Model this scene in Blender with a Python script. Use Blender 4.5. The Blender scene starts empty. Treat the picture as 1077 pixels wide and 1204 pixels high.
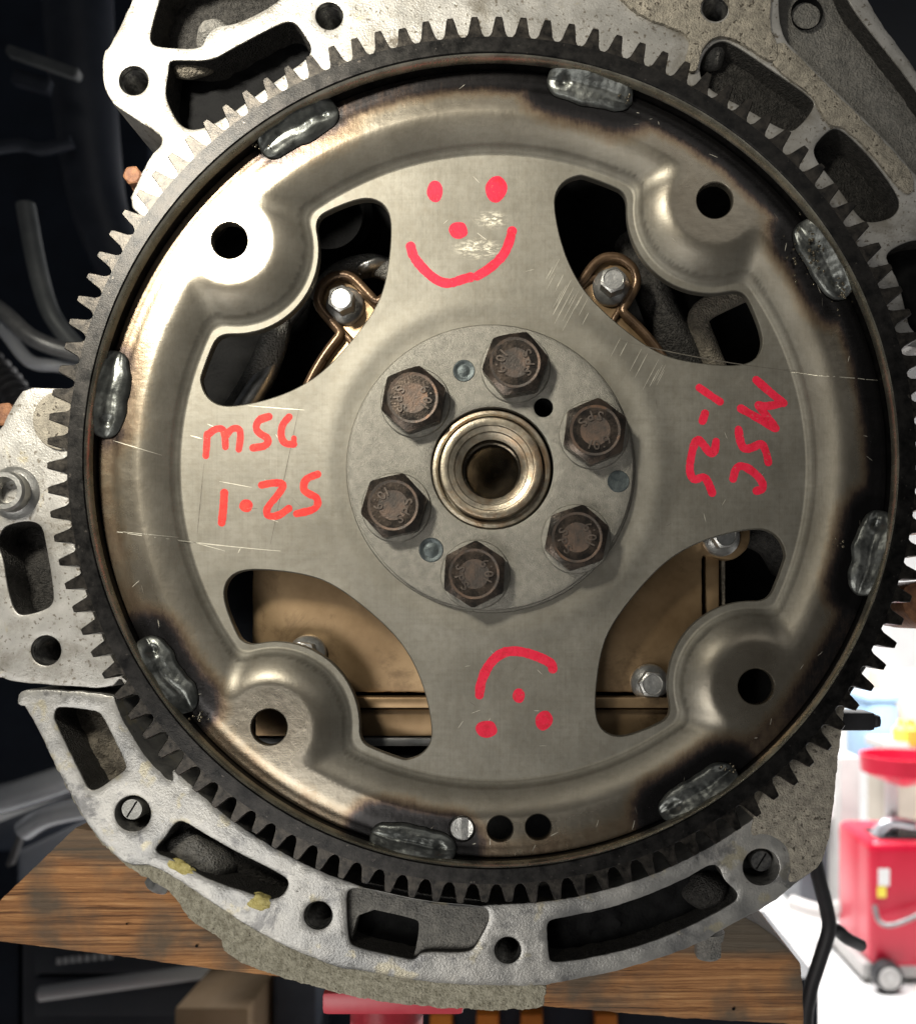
import bpy, bmesh, math, random
import numpy as np
from mathutils import Vector, noise
from mathutils.geometry import delaunay_2d_cdt

random.seed(7); np.random.seed(7)
PI = math.pi
# ---------------------------------------------------------------- measure: plate plane is Y = 0, one unit u/v = 0.28 mm
D, S = 297.0, 0.28e-3
PX, PY, CX, CY = 620.0, 720.0, 579.0, 545.5
sc = bpy.context.scene
COL = sc.collection

# ---------------------------------------------------------------- camera
cam = bpy.data.objects.new('camera', bpy.data.cameras.new('camera')); COL.objects.link(cam)
cam.location = ((PX-CX)*S, -D*1e-3, -(PY-CY)*S)
cam.rotation_euler = (PI/2, 0, 0)
cd = cam.data
cd.sensor_fit = 'HORIZONTAL'; cd.sensor_width = 36.0
cd.lens = 36.0*(D*1e-3/S)/1077.0
cd.shift_x = -(PX-538.5)/1077.0
cd.shift_y = (PY-602.0)/1077.0
cd.clip_start = 0.01; cd.clip_end = 60
cd.dof.use_dof = True; cd.dof.focus_distance = 0.299; cd.dof.aperture_fstop = 16.0
sc.camera = cam
# ---------------------------------------------------------------- world and lamps (a garage at night: work lamp, far ceiling lamp, two added fill lamps)
w = bpy.data.worlds.new('World'); sc.world = w; w.use_nodes = True
bg = w.node_tree.nodes['Background']
bg.inputs[0].default_value = (0.90, 0.93, 1.0, 1); bg.inputs[1].default_value = 0.035

def lamp(name, loc, target, size, power, col, size_y=None, spread=None):
    l = bpy.data.lights.new(name, 'AREA'); l.energy = power; l.color = col
    l.shape = 'RECTANGLE' if size_y else 'DISK'; l.size = size
    if size_y: l.size_y = size_y
    if spread: l.spread = math.radians(spread)
    o = bpy.data.objects.new(name, l); COL.objects.link(o); o.location = loc
    o.rotation_euler = (Vector(target)-Vector(loc)).to_track_quat('-Z', 'Y').to_euler()
    return o
lamp('work_lamp', (-0.263, -0.45, 0.282), (-0.150, 0, 0.150), 0.10, 0.76, (1.0, 0.945, 0.82), None, 56)
lamp('front_fill_lamp', (0.55, -1.5, 1.0), (0, 0, 0), 1.2, 2.0, (1.0, 0.96, 0.90), 0.5)  # added soft fill from the front, no known fixture there
lamp('ceiling_lamp_back', (1.6, 4.2, 1.3), (2.0, 4.6, -1.7), 2.6, 420.0, (1.0, 0.98, 0.97), 2.6)
lamp('low_fill_lamp', (-0.36, -0.62, -0.40), (-0.03, 0.0, -0.21), 0.50, 0.46, (1.0, 0.97, 0.92), 0.35, 60)  # added fill from low left to brighten the lower casting and wood
sc.view_settings.view_transform = 'Standard'; sc.view_settings.look = 'None'
sc.view_settings.exposure = 0.0; sc.view_settings.gamma = 1.0
sc.cycles.use_denoising = True
sc.cycles.max_bounces = 8; sc.cycles.caustics_reflective = False; sc.cycles.caustics_refractive = False

# ---------------------------------------------------------------- materials
def mat(name, c1, c2, scale=300, metal=0.0, rough=0.5, rvar=0.15, bscale=2500, bump=0.2, detail=6, stretch=None, spots=None, lo=0.35, hi=0.65, coat=0.0, bdist=0.0004, rand=False, stains=(), spec=0.5):
    m = bpy.data.materials.new(name); m.use_nodes = True
    nt = m.node_tree; N = nt.nodes; L = nt.links; b = N['Principled BSDF']
    tc = N.new('ShaderNodeTexCoord'); vec = tc.outputs['Object']
    if rand:
        oi = N.new('ShaderNodeObjectInfo'); ad = N.new('ShaderNodeVectorMath'); ad.operation = 'ADD'
        L.new(vec, ad.inputs[0]); L.new(oi.outputs['Random'], ad.inputs[1]); vec = ad.outputs[0]
    if stretch:
        mp = N.new('ShaderNodeMapping'); mp.inputs['Scale'].default_value = stretch
        L.new(vec, mp.inputs[0]); vec2 = mp.outputs[0]
    else: vec2 = vec
    n1 = N.new('ShaderNodeTexNoise'); n1.inputs['Scale'].default_value = scale; n1.inputs['Detail'].default_value = detail
    n1.inputs['Roughness'].default_value = 0.65
    L.new(vec2, n1.inputs['Vector'])
    r = N.new('ShaderNodeValToRGB'); r.color_ramp.elements[0].position = lo; r.color_ramp.elements[1].position = hi
    r.color_ramp.elements[0].color = (*c1, 1); r.color_ramp.elements[1].color = (*c2, 1)
    L.new(n1.outputs['Fac'], r.inputs[0]); colout = r.outputs[0]
    if spots:   # (colour, scale, threshold)
        n3 = N.new('ShaderNodeTexNoise'); n3.inputs['Scale'].default_value = spots[1]; n3.inputs['Detail'].default_value = 5
        L.new(vec, n3.inputs['Vector'])
        r3 = N.new('ShaderNodeValToRGB'); r3.color_ramp.elements[0].position = spots[2]; r3.color_ramp.elements[1].position = spots[2]+0.07
        L.new(n3.outputs['Fac'], r3.inputs[0])
        mx = N.new('ShaderNodeMix'); mx.data_type = 'RGBA'
        L.new(r3.outputs[0], mx.inputs['Factor']); L.new(colout, mx.inputs['A']); mx.inputs['B'].default_value = (*spots[0], 1)
        colout = mx.outputs['Result']
    for (sc_, s_, th, wd_, st_) in stains:
        n4 = N.new('ShaderNodeTexNoise'); n4.inputs['Scale'].default_value = s_; n4.inputs['Detail'].default_value = 9; n4.inputs['Roughness'].default_value = 0.72; n4.inputs['Distortion'].default_value = 0.5
        L.new(vec, n4.inputs['Vector'])
        r4 = N.new('ShaderNodeValToRGB'); r4.color_ramp.elements[0].position = th; r4.color_ramp.elements[1].position = th+wd_
        r4.color_ramp.elements[1].color = (st_, st_, st_, 1); r4.color_ramp.elements[0].color = (0, 0, 0, 1)
        L.new(n4.outputs['Fac'], r4.inputs[0])
        mx = N.new('ShaderNodeMix'); mx.data_type = 'RGBA'
        L.new(r4.outputs[0], mx.inputs['Factor']); L.new(colout, mx.inputs['A']); mx.inputs['B'].default_value = (*sc_, 1)
        colout = mx.outputs['Result']
    L.new(colout, b.inputs['Base Color'])
    b.inputs['Metallic'].default_value = metal; b.inputs['Specular IOR Level'].default_value = spec
    n2 = N.new('ShaderNodeTexNoise'); n2.inputs['Scale'].default_value = bscale; n2.inputs['Detail'].default_value = 4
    L.new(vec2, n2.inputs['Vector'])
    mr = N.new('ShaderNodeMapRange'); mr.inputs['To Min'].default_value = max(0.03, rough-rvar); mr.inputs['To Max'].default_value = min(1, rough+rvar)
    L.new(n1.outputs['Fac'], mr.inputs['Value']); L.new(mr.outputs[0], b.inputs['Roughness'])
    if bump:
        bp = N.new('ShaderNodeBump'); bp.inputs['Strength'].default_value = bump; bp.inputs['Distance'].default_value = bdist
        L.new(n2.outputs['Fac'], bp.inputs['Height']); L.new(bp.outputs[0], b.inputs['Normal'])
    b.inputs['Coat Weight'].default_value = coat
    return m

M = {}
M['ring'] = mat('dark_ring_steel', (0.008,0.008,0.008), (0.032,0.030,0.028), 260, 0.8, 0.36, 0.12, 2200, 0.14, spots=((0.09,0.08,0.07), 700, 0.68), rand=True)
M['tooth'] = mat('tooth_steel', (0.012,0.0115,0.011), (0.060,0.053,0.045), 380, 0.8, 0.36, 0.12, 2200, 0.14, rand=True)
M['weld'] = mat('weld_metal', (0.075,0.08,0.077), (0.20,0.208,0.195), 140, 0.85, 0.33, 0.12, 1300, 0.15, stains=(((0.03,0.03,0.03), 110, 0.56, 0.1, 0.7),))
M['hub'] = mat('blasted_steel', (0.21,0.20,0.172), (0.30,0.284,0.243), 420, 0.65, 0.46, 0.06, 3600, 0.55)
M['bolt'] = mat('brown_bolt', (0.05,0.045,0.04), (0.14,0.108,0.085), 170, 0.8, 0.27, 0.12, 1500, 0.2, lo=0.4, hi=0.62, rand=True)
M['boltletter'] = mat('stamped_letter', (0.12,0.10,0.085), (0.21,0.17,0.14), 400, 0.6, 0.35, 0.1, 1800, 0.1)
M['boltface'] = mat('brown_bolt_face', (0.085,0.072,0.062), (0.19,0.125,0.088), 110, 0.45, 0.42, 0.12, 1800, 0.25, lo=0.42, hi=0.66, rand=True, stains=(((0.30,0.15,0.075), 60, 0.55, 0.1, 0.6), ((0.05,0.045,0.04), 120, 0.56, 0.1, 0.7)))
M['pin'] = mat('blue_grey_pin', (0.05,0.062,0.066), (0.11,0.13,0.13), 500, 0.6, 0.4, 0.1, 2000, 0.3)
M['crank'] = mat('crank_steel', (0.27,0.24,0.19), (0.46,0.40,0.30), 330, 0.8, 0.34, 0.1, 1800, 0.25, stains=(((0.30,0.17,0.08), 90, 0.46, 0.2, 0.75), ((0.09,0.06,0.04), 60, 0.55, 0.12, 0.8)))
M['crankdark'] = mat('oily_bore', (0.12,0.10,0.075), (0.22,0.185,0.135), 300, 0.95, 0.20, 0.08, 1500, 0.2)
M['alu'] = mat('machined_aluminium', (0.34,0.33,0.305), (0.52,0.505,0.475), 60, 0.5, 0.42, 0.12, 1500, 0.3, spots=((0.17,0.15,0.12), 700, 0.60), stains=(((0.20,0.18,0.145), 38, 0.48, 0.16, 0.8), ((0.10,0.08,0.055), 90, 0.60, 0.05, 0.8), ((0.45,0.38,0.22), 70, 0.62, 0.06, 0.6)))
M['alu_dirty'] = mat('dirty_cast_aluminium', (0.27,0.245,0.20), (0.52,0.47,0.38), 330, 0.25, 0.6, 0.12, 1500, 1.0, spots=((0.10,0.085,0.065), 700, 0.60), bdist=0.0008)
M['alu_low'] = mat('stained_aluminium', (0.22,0.22,0.215), (0.50,0.485,0.45), 42, 0.5, 0.38, 0.14, 1500, 0.3, spots=((0.42,0.385,0.29), 130, 0.60), stains=(((0.10,0.10,0.105), 34, 0.54, 0.06, 0.7), ((0.50,0.48,0.43), 28, 0.56, 0.10, 0.6), ((0.06,0.055,0.05), 300, 0.64, 0.04, 0.8)))
M['skirt'] = mat('rough_beige_casting', (0.30,0.275,0.20), (0.60,0.565,0.44), 520, 0.1, 0.75, 0.1, 1300, 1.0, spots=((0.10,0.085,0.06), 900, 0.66), bdist=0.0012)
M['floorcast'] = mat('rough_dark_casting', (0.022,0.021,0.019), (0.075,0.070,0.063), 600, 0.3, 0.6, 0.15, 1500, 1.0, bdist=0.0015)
M['floorbrown'] = mat('rough_brown_casting', (0.16,0.14,0.11), (0.34,0.30,0.235), 420, 0.2, 0.65, 0.15, 1500, 1.0, bdist=0.0015)
M['floorgrey'] = mat('rough_grey_casting', (0.19,0.185,0.17), (0.32,0.305,0.275), 420, 0.3, 0.62, 0.12, 1300, 1.0, bdist=0.0012)
M['black'] = mat('black_shade_casting', (0.003,0.003,0.0035), (0.008,0.008,0.008), 200, 0.0, 0.7, 0.1, 900, 0.6, spec=0.12)  # near-black base: the shade of deep floors and holes put into the colour
M['brown'] = mat('oil_stained_cover', (0.20,0.125,0.06), (0.40,0.275,0.15), 24, 0.6, 0.38, 0.10, 500, 0.03, lo=0.3, hi=0.7, stains=(((0.10,0.06,0.03), 45, 0.52, 0.15, 0.7),))
M['bareface'] = mat('bare_ring_face', (0.34,0.32,0.26), (0.62,0.59,0.48), 120, 0.9, 0.27, 0.1, 900, 0.1)
M['browndark'] = mat('oily_brown_edge', (0.085,0.052,0.030), (0.20,0.125,0.07), 120, 0.55, 0.30, 0.1, 900, 0.2)
M['silverdim'] = mat('dull_steel', (0.20,0.20,0.185), (0.34,0.335,0.31), 260, 0.7, 0.42, 0.1, 1800, 0.3)
M['silver'] = mat('zinc_bolt', (0.42,0.42,0.40), (0.62,0.61,0.58), 300, 0.85, 0.33, 0.1, 1800, 0.25)
M['thread'] = mat('threaded_steel', (0.10,0.10,0.10), (0.26,0.255,0.24), 600, 0.85, 0.35, 0.1, 2000, 0.2)
M['red'] = mat('red_marker', (0.86,0.012,0.055), (0.96,0.036,0.085), 260, 0.0, 0.5, 0.12, 2600, 0.25, lo=0.3, hi=0.7, stains=(((0.62,0.015,0.03), 330, 0.50, 0.12, 0.6), ((0.34,0.20,0.16), 800, 0.60, 0.05, 0.75)), spec=0.25)
M['redorange'] = mat('orange_red_marker', (0.86,0.03,0.03), (0.96,0.08,0.055), 260, 0.0, 0.5, 0.12, 2600, 0.25, lo=0.3, hi=0.7, stains=(((0.62,0.015,0.03), 330, 0.50, 0.12, 0.6), ((0.34,0.20,0.16), 800, 0.60, 0.05, 0.75)), spec=0.25)
M['scratch'] = mat('bare_scratch', (0.55,0.52,0.43), (0.72,0.68,0.57), 900, 0.6, 0.42, 0.1, 900, 0)
M['darkscratch'] = mat('dark_scratch', (0.11,0.10,0.08), (0.19,0.17,0.14), 900, 0.5, 0.5, 0.1, 900, 0)
M['oil'] = mat('oil_drop', (0.10,0.085,0.06), (0.2,0.17,0.12), 300, 0.6, 0.08, 0.03, 900, 0)
M['rust'] = mat('rusty_bolt', (0.15,0.06,0.03), (0.36,0.17,0.08), 300, 0.2, 0.6, 0.1, 1500, 0.6)
M['moss'] = mat('yellow_residue', (0.50,0.41,0.12), (0.80,0.70,0.30), 900, 0.0, 0.8, 0.1, 2000, 1.0)
M['blackplastic'] = mat('black_plastic', (0.006,0.011,0.022), (0.013,0.021,0.038), 12, 0.0, 0.45, 0.1, 200, 0.15)
M['greyplastic'] = mat('dark_grey_plastic', (0.022,0.028,0.042), (0.050,0.058,0.075), 12, 0.0, 0.5, 0.1, 200, 0.15)
M['barplastic'] = mat('grey_bar', (0.10,0.11,0.115), (0.17,0.18,0.18), 30, 0.2, 0.5, 0.1, 200, 0.15)
M['chrome'] = mat('chrome', (0.62,0.65,0.70), (0.80,0.82,0.85), 20, 0.6, 0.22, 0.05, 100, 0.05)
M['hose'] = mat('grey_hose', (0.16,0.165,0.17), (0.30,0.30,0.295), 60, 0.5, 0.35, 0.1, 500, 0.15)
M['rubber'] = mat('black_rubber', (0.010,0.010,0.012), (0.025,0.025,0.028), 40, 0.0, 0.55, 0.1, 500, 0.2)
M['chest'] = mat('dark_tool_chest_paint', (0.060,0.066,0.078), (0.082,0.088,0.10), 6, 0.1, 0.4, 0.06, 60, 0.05)
M['white'] = mat('white_paint', (0.74,0.74,0.73), (0.82,0.82,0.81), 3, 0.0, 0.5, 0.05, 30, 0.05)
M['concrete'] = mat('pale_floor_coating', (0.72,0.72,0.71), (0.82,0.82,0.81), 2, 0.0, 0.35, 0.05, 20, 0.05)
M['cartred'] = mat('red_tank_paint', (0.50,0.006,0.030), (0.58,0.012,0.045), 5, 0.0, 0.32, 0.05, 30, 0.03)
M['standred'] = mat('red_stand_paint', (0.62,0.045,0.075), (0.74,0.09,0.12), 40, 0.0, 0.4, 0.1, 300, 0.1)
M['lightgrey'] = mat('light_grey_paint', (0.42,0.41,0.40), (0.52,0.51,0.49), 5, 0.1, 0.45, 0.05, 30, 0.05)
M['beige'] = mat('beige_cabinet_paint', (0.52,0.45,0.37), (0.60,0.53,0.44), 4, 0.0, 0.5, 0.05, 30, 0.05)
M['blue'] = mat('pale_blue_plastic', (0.26,0.42,0.60), (0.34,0.50,0.68), 4, 0.0, 0.5, 0.05, 30, 0.05)
M['orange'] = mat('orange_plastic', (0.85,0.22,0.02), (0.92,0.32,0.04), 10, 0.0, 0.5, 0.05, 30, 0.05)
M['cardboard'] = mat('cardboard', (0.44,0.30,0.17), (0.56,0.40,0.25), 12, 0.0, 0.8, 0.05, 200, 0.1)
M['yellow'] = mat('yellow_sticker', (0.85,0.70,0.05), (0.9,0.78,0.1), 10, 0.0, 0.5, 0.05, 30, 0.0)

def wood_mat():
    m = bpy.data.materials.new('weathered_wood'); m.use_nodes = True
    nt = m.node_tree; N = nt.nodes; L = nt.links; b = N['Principled BSDF']
    tc = N.new('ShaderNodeTexCoord'); mp = N.new('ShaderNodeMapping'); mp.inputs['Scale'].default_value = (14, 120, 620)
    mp.inputs['Rotation'].default_value = (0, math.radians(-6), 0)
    L.new(tc.outputs['Object'], mp.inputs[0])
    n = N.new('ShaderNodeTexNoise'); n.inputs['Scale'].default_value = 1.0; n.inputs['Detail'].default_value = 10; n.inputs['Roughness'].default_value = 0.70; n.inputs['Distortion'].default_value = 0.9
    L.new(mp.outputs[0], n.inputs['Vector'])
    r = N.new('ShaderNodeValToRGB'); e = r.color_ramp.elements
    e[0].position = 0.34; e[0].color = (0.05,0.024,0.012,1); e[1].position = 0.70; e[1].color = (0.78,0.48,0.23,1)
    k = e.new(0.44); k.color = (0.34,0.150,0.058,1); k = e.new(0.57); k.color = (0.62,0.305,0.12,1)
    L.new(n.outputs['Fac'], r.inputs[0])
    n2 = N.new('ShaderNodeTexNoise'); n2.inputs['Scale'].default_value = 45; n2.inputs['Detail'].default_value = 6
    L.new(tc.outputs['Object'], n2.inputs['Vector'])
    r2 = N.new('ShaderNodeValToRGB'); r2.color_ramp.elements[0].position = 0.44; r2.color_ramp.elements[1].position = 0.66
    L.new(n2.outputs['Fac'], r2.inputs[0])
    at_ = N.new('ShaderNodeAttribute'); at_.attribute_name = 'grime'
    mm = N.new('ShaderNodeMath'); mm.operation = 'MAXIMUM'; ml = N.new('ShaderNodeMath'); ml.operation = 'MULTIPLY'; ml.inputs[1].default_value = 0.85
    L.new(r2.outputs[0], ml.inputs[0]); L.new(ml.outputs[0], mm.inputs[0]); L.new(at_.outputs['Fac'], mm.inputs[1])
    mx = N.new('ShaderNodeMix'); mx.data_type = 'RGBA'; L.new(mm.outputs[0], mx.inputs['Factor'])
    L.new(r.outputs[0], mx.inputs['A']); mx.inputs['B'].default_value = (0.13,0.112,0.085,1)
    L.new(mx.outputs['Result'], b.inputs['Base Color']); b.inputs['Roughness'].default_value = 0.75
    bp = N.new('ShaderNodeBump'); bp.inputs['Strength'].default_value = 0.9; bp.inputs['Distance'].default_value = 0.0012
    L.new(n.outputs['Fac'], bp.inputs['Height']); L.new(bp.outputs[0], b.inputs['Normal'])
    return m
M['wood'] = wood_mat()

def plate_mat():
    m = bpy.data.materials.new('brushed_flexplate_steel'); m.use_nodes = True
    nt = m.node_tree; N = nt.nodes; L = nt.links; b = N['Principled BSDF']
    tc = N.new('ShaderNodeTexCoord')
    def nz(scale, stretch=None, detail=4, rough=0.6, rot=None):
        v = tc.outputs['Object']
        if stretch:
            mp = N.new('ShaderNodeMapping'); mp.inputs['Scale'].default_value = stretch
            if rot: mp.inputs['Rotation'].default_value = rot
            L.new(v, mp.inputs[0]); v = mp.outputs[0]
        n = N.new('ShaderNodeTexNoise'); n.inputs['Scale'].default_value = scale; n.inputs['Detail'].default_value = detail; n.inputs['Roughness'].default_value = rough
        L.new(v, n.inputs['Vector']); return n.outputs['Fac']
    def ramp(src, p0, c0, p1, c1):
        r = N.new('ShaderNodeValToRGB'); r.color_ramp.elements[0].position = p0; r.color_ramp.elements[1].position = p1
        r.color_ramp.elements[0].color = (*c0, 1); r.color_ramp.elements[1].color = (*c1, 1); L.new(src, r.inputs[0]); return r.outputs[0]
    def mix(f, a, c, mode='MIX'):
        x = N.new('ShaderNodeMix'); x.data_type = 'RGBA'; x.blend_type = mode
        if isinstance(f, float): x.inputs['Factor'].default_value = f
        else: L.new(f, x.inputs['Factor'])
        for k, q in (('A', a), ('B', c)):
            if isinstance(q, tuple): x.inputs[k].default_value = (*q, 1)
            else: L.new(q, x.inputs[k])
        return x.outputs['Result']
    blot = nz(34, None, 7, 0.66); fine = nz(420, None, 5)
    vert = nz(1, (2200, 100, 26), 4, 0.7); hori = nz(1, (60, 100, 900), 4, 0.7)
    base = ramp(blot, 0.34, (0.205,0.193,0.160), 0.68, (0.325,0.308,0.262))
    base = mix(ramp(fine, 0.42, (0,0,0), 0.75, (0.35,0.35,0.35)), base, (0.17,0.145,0.105))
    ln = N.new('ShaderNodeMath'); ln.operation = 'ADD'; L.new(vert, ln.inputs[0]); L.new(hori, ln.inputs[1])
    base = mix(ramp(ln.outputs[0], 0.80, (0.20,0.20,0.20), 1.04, (0,0,0)), base, (0.14,0.125,0.095))
    rim = N.new('ShaderNodeAttribute'); rim.attribute_name = 'rim'
    brown = ramp(nz(26, None, 7, 0.7), 0.36, (0.17,0.14,0.10), 0.66, (0.34,0.305,0.245))
    mrf = N.new('ShaderNodeMath'); mrf.operation = 'MULTIPLY'; mrf.inputs[1].default_value = 0.75; L.new(rim.outputs['Fac'], mrf.inputs[0])
    base = mix(mrf.outputs[0], base, brown)
    heat = N.new('ShaderNodeAttribute'); heat.attribute_name = 'soot_mark'   # straw, brown and black heat marks at the welds
    def mth(op, a, c, e=None):
        x = N.new('ShaderNodeMath'); x.operation = op
        for k, q in enumerate((a, c, e)):
            if q is None: continue
            if isinstance(q, (int, float)): x.inputs[k].default_value = q
            else: L.new(q, x.inputs[k])
        return x.outputs[0]
    hv = mth('MULTIPLY_ADD', mth('SUBTRACT', nz(70, None, 8, 0.75), 0.5), 0.55, heat.outputs['Fac'])
    hv = mth('MULTIPLY_ADD', mth('SUBTRACT', nz(1, (1300, 100, 260), 4, 0.7), 0.5), 0.22, hv)
    hv = mth('MULTIPLY', hv, mth('GREATER_THAN', heat.outputs['Fac'], 0.01))
    hc_ = N.new('ShaderNodeValToRGB'); e = hc_.color_ramp.elements; L.new(hv, hc_.inputs[0])
    e[0].position = 0.10; e[0].color = (0.30,0.225,0.125,1); e[1].position = 0.75; e[1].color = (0.016,0.015,0.015,1)
    k = e.new(0.30); k.color = (0.20,0.125,0.065,1); k = e.new(0.46); k.color = (0.085,0.060,0.048,1); k = e.new(0.58); k.color = (0.032,0.029,0.029,1)
    base = mix(ramp(hv, 0.08, (0,0,0), 0.48, (1,1,1)), base, hc_.outputs[0])
    scuff = N.new('ShaderNodeAttribute'); scuff.attribute_name = 'scuff'
    sr = ramp(nz(1, (500, 100, 1300), 5, 0.7), 0.47, (0,0,0), 0.62, (1,1,1))
    sm = N.new('ShaderNodeMath'); sm.operation = 'MULTIPLY'; L.new(sr, sm.inputs[0]); L.new(scuff.outputs['Fac'], sm.inputs[1])
    base = mix(sm.outputs[0], base, (0.85,0.80,0.66))
    L.new(base, b.inputs['Base Color'])
    b.inputs['Metallic'].default_value = 0.80
    mr = N.new('ShaderNodeMapRange'); mr.inputs['To Min'].default_value = 0.48; mr.inputs['To Max'].default_value = 0.66
    L.new(blot, mr.inputs['Value'])
    rs_ = N.new('ShaderNodeMath'); rs_.operation = 'MULTIPLY_ADD'; L.new(rim.outputs['Fac'], rs_.inputs[0]); rs_.inputs[1].default_value = -0.30; L.new(mr.outputs[0], rs_.inputs[2])
    L.new(rs_.outputs[0], b.inputs['Roughness'])
    bp = N.new('ShaderNodeBump'); bp.inputs['Strength'].default_value = 0.08; bp.inputs['Distance'].default_value = 0.0002
    L.new(ln.outputs[0], bp.inputs['Height'])
    bp2 = N.new('ShaderNodeBump'); bp2.inputs['Strength'].default_value = 0.18; bp2.inputs['Distance'].default_value = 0.0006
    L.new(nz(220, None, 6), bp2.inputs['Height']); L.new(bp.outputs[0], bp2.inputs['Normal']); L.new(bp2.outputs[0], b.inputs['Normal'])
    return m
M['plate'] = plate_mat()

# ---------------------------------------------------------------- geometry helpers (u, v in 0.28 mm units on the plate plane, y in mm)
def U(px, py, y=0.0):
    k = (D+y)/D
    return ((px-PX)*k+PX-CX, (py-PY)*k+PY-CY)
def W(u, v, y): return Vector((u*S, y*1e-3, -v*S))
def P(px, py, y=0.0): return W(*U(px, py, y), y)
def k_(y): return (D+y)/D
WL = {}
def put(o, loc, parent=None):
    COL.objects.link(o); WL[o.name] = Vector(loc)
    if parent is not None:
        o.parent = parent; o.location = Vector(loc)-WL[parent.name]
    else: o.location = loc
def tag(o, label=None, cat=None, group=None, kind=None):
    if label: o['label'] = label
    if cat: o['category'] = cat
    if group: o['group'] = group
    if kind: o['kind'] = kind
    return o
def empty(name, loc, label, cat, group=None):
    o = bpy.data.objects.new(name, None); o.empty_display_size = 0.01; put(o, loc)
    return tag(o, label, cat, group)
def finish(name, me, m, parent=None, sharp=35, smooth=True):
    """me holds world coordinates; move the origin to its centre."""
    n = len(me.vertices); co = np.empty(n*3); me.vertices.foreach_get('co', co); co = co.reshape(-1, 3)
    c = (co.min(0)+co.max(0))/2; co -= c; me.vertices.foreach_set('co', co.ravel())
    me.materials.append(M[m] if isinstance(m, str) else m)
    if smooth:
        me.polygons.foreach_set('use_smooth', [True]*len(me.polygons)); me.set_sharp_from_angle(angle=math.radians(sharp))
    me.update()
    o = bpy.data.objects.new(name, me); put(o, Vector(c), parent); return o
def from_bm(name, bm, m, parent=None, sharp=35, merge=0.0, smooth=True):
    if merge: bmesh.ops.remove_doubles(bm, verts=bm.verts, dist=merge)
    bmesh.ops.recalc_face_normals(bm, faces=bm.faces)
    me = bpy.data.meshes.new(name); bm.to_mesh(me); bm.free()
    return finish(name, me, m, parent, sharp, smooth)
def from_py(name, verts, faces, m, parent=None, sharp=35, smooth=True):
    bm = bmesh.new(); vs = [bm.verts.new(v) for v in verts]
    for f in faces:
        try: bm.faces.new([vs[i] for i in f])
        except ValueError: pass
    return from_bm(name, bm, m, parent, sharp, 0, smooth)

def chaikin(pts, it=2, closed=True, a=0.25):
    p = np.array(pts, float)
    for _ in range(it):
        if closed: q = np.roll(p, -1, 0); p = np.stack([p*(1-a)+q*a, p*a+q*(1-a)], 1).reshape(-1, 2)
        else:
            q = p[1:]; z = p[:-1]; m = np.stack([z*(1-a)+q*a, z*a+q*(1-a)], 1).reshape(-1, 2); p = np.vstack([p[:1], m, p[-1:]])
    return p
def resample(p, step, closed=True):
    p = np.array(p, float); q = np.vstack([p, p[:1]]) if closed else p
    d = np.hypot(*np.diff(q, axis=0).T); s = np.concatenate([[0], np.cumsum(d)])
    n = max(4, int(round(s[-1]/step))); t = np.linspace(0, s[-1], n, endpoint=not closed)
    return np.stack([np.interp(t, s, q[:, 0]), np.interp(t, s, q[:, 1])], 1)
def area(p):
    q = np.roll(p, -1, 0); return 0.5*np.sum(p[:, 0]*q[:, 1]-q[:, 0]*p[:, 1])
def orient(p, ccw=True): return p if (area(p) > 0) == ccw else p[::-1].copy()
def inset(p, d):
    """move a loop towards its left side (material) by d."""
    t = np.roll(p, -1, 0)-np.roll(p, 1, 0); t /= (np.hypot(*t.T)[:, None]+1e-9)
    return p+np.stack([-t[:, 1], t[:, 0]], 1)*d
def inside(pts, poly):
    x, y = pts[:, 0], pts[:, 1]; r = np.zeros(len(pts), bool); q = np.roll(poly, -1, 0)
    for (x0, y0), (x1, y1) in zip(poly, q):
        if y0 == y1: continue
        c = ((y0 > y) != (y1 > y)) & (x < (x1-x0)*(y-y0)/(y1-y0)+x0)
        r ^= c
    return r
def circle(c, r, n=40, ph=0.0):
    t = np.linspace(0, 2*PI, n, endpoint=False)+ph
    return np.stack([c[0]+r*np.cos(t), c[1]+r*np.sin(t)], 1)
def cdt(loops, extra=None):
    """triangulate loops[0] minus loops[1:] with optional inner points -> (pts, tris)"""
    vs = []; es = []
    for l in loops:
        b0 = len(vs); vs += [Vector((float(a), float(b))) for a, b in l]
        es += [(b0+i, b0+(i+1) % len(l)) for i in range(len(l))]
    if extra is not None and len(extra): vs += [Vector((float(a), float(b))) for a, b in extra]
    ov, oe, of, *_ = delaunay_2d_cdt(vs, es, [], 0, 1e-5)
    pts = np.array([(v[0], v[1]) for v in ov]); tri = np.array([f for f in of if len(f) == 3])
    cen = pts[tri].mean(1); ok = inside(cen, loops[0])
    for h in loops[1:]: ok &= ~inside(cen, h)
    return pts, tri[ok]
def near_loop(pts, loops, d):
    """True where a point is closer than d to any loop vertex (loops are dense)"""
    allv = np.vstack(loops); r = np.zeros(len(pts), bool)
    for i in range(0, len(pts), 4000):
        q = pts[i:i+4000]
        r[i:i+4000] = (((q[:, None, :]-allv[None])**2).sum(2).min(1) < d*d)
    return r
def pxloop(pts, y, it=2, step=4, jit=0.0, seed=0):
    p = np.array([U(a, b, y) for a, b in pts])
    p = chaikin(p, it) if it else p
    p = resample(p, step)
    if jit:
        nz = np.array([[noise.noise((a*0.07+seed, b*0.07, 0)), noise.noise((a*0.07, b*0.07+seed, 9))] for a, b in p])
        nz2 = np.array([[noise.noise((a*0.25+seed, b*0.25, 3)), noise.noise((a*0.25, b*0.25+seed, 5))] for a, b in p])
        p = p+nz*jit+nz2*jit*0.6
    return p
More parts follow.
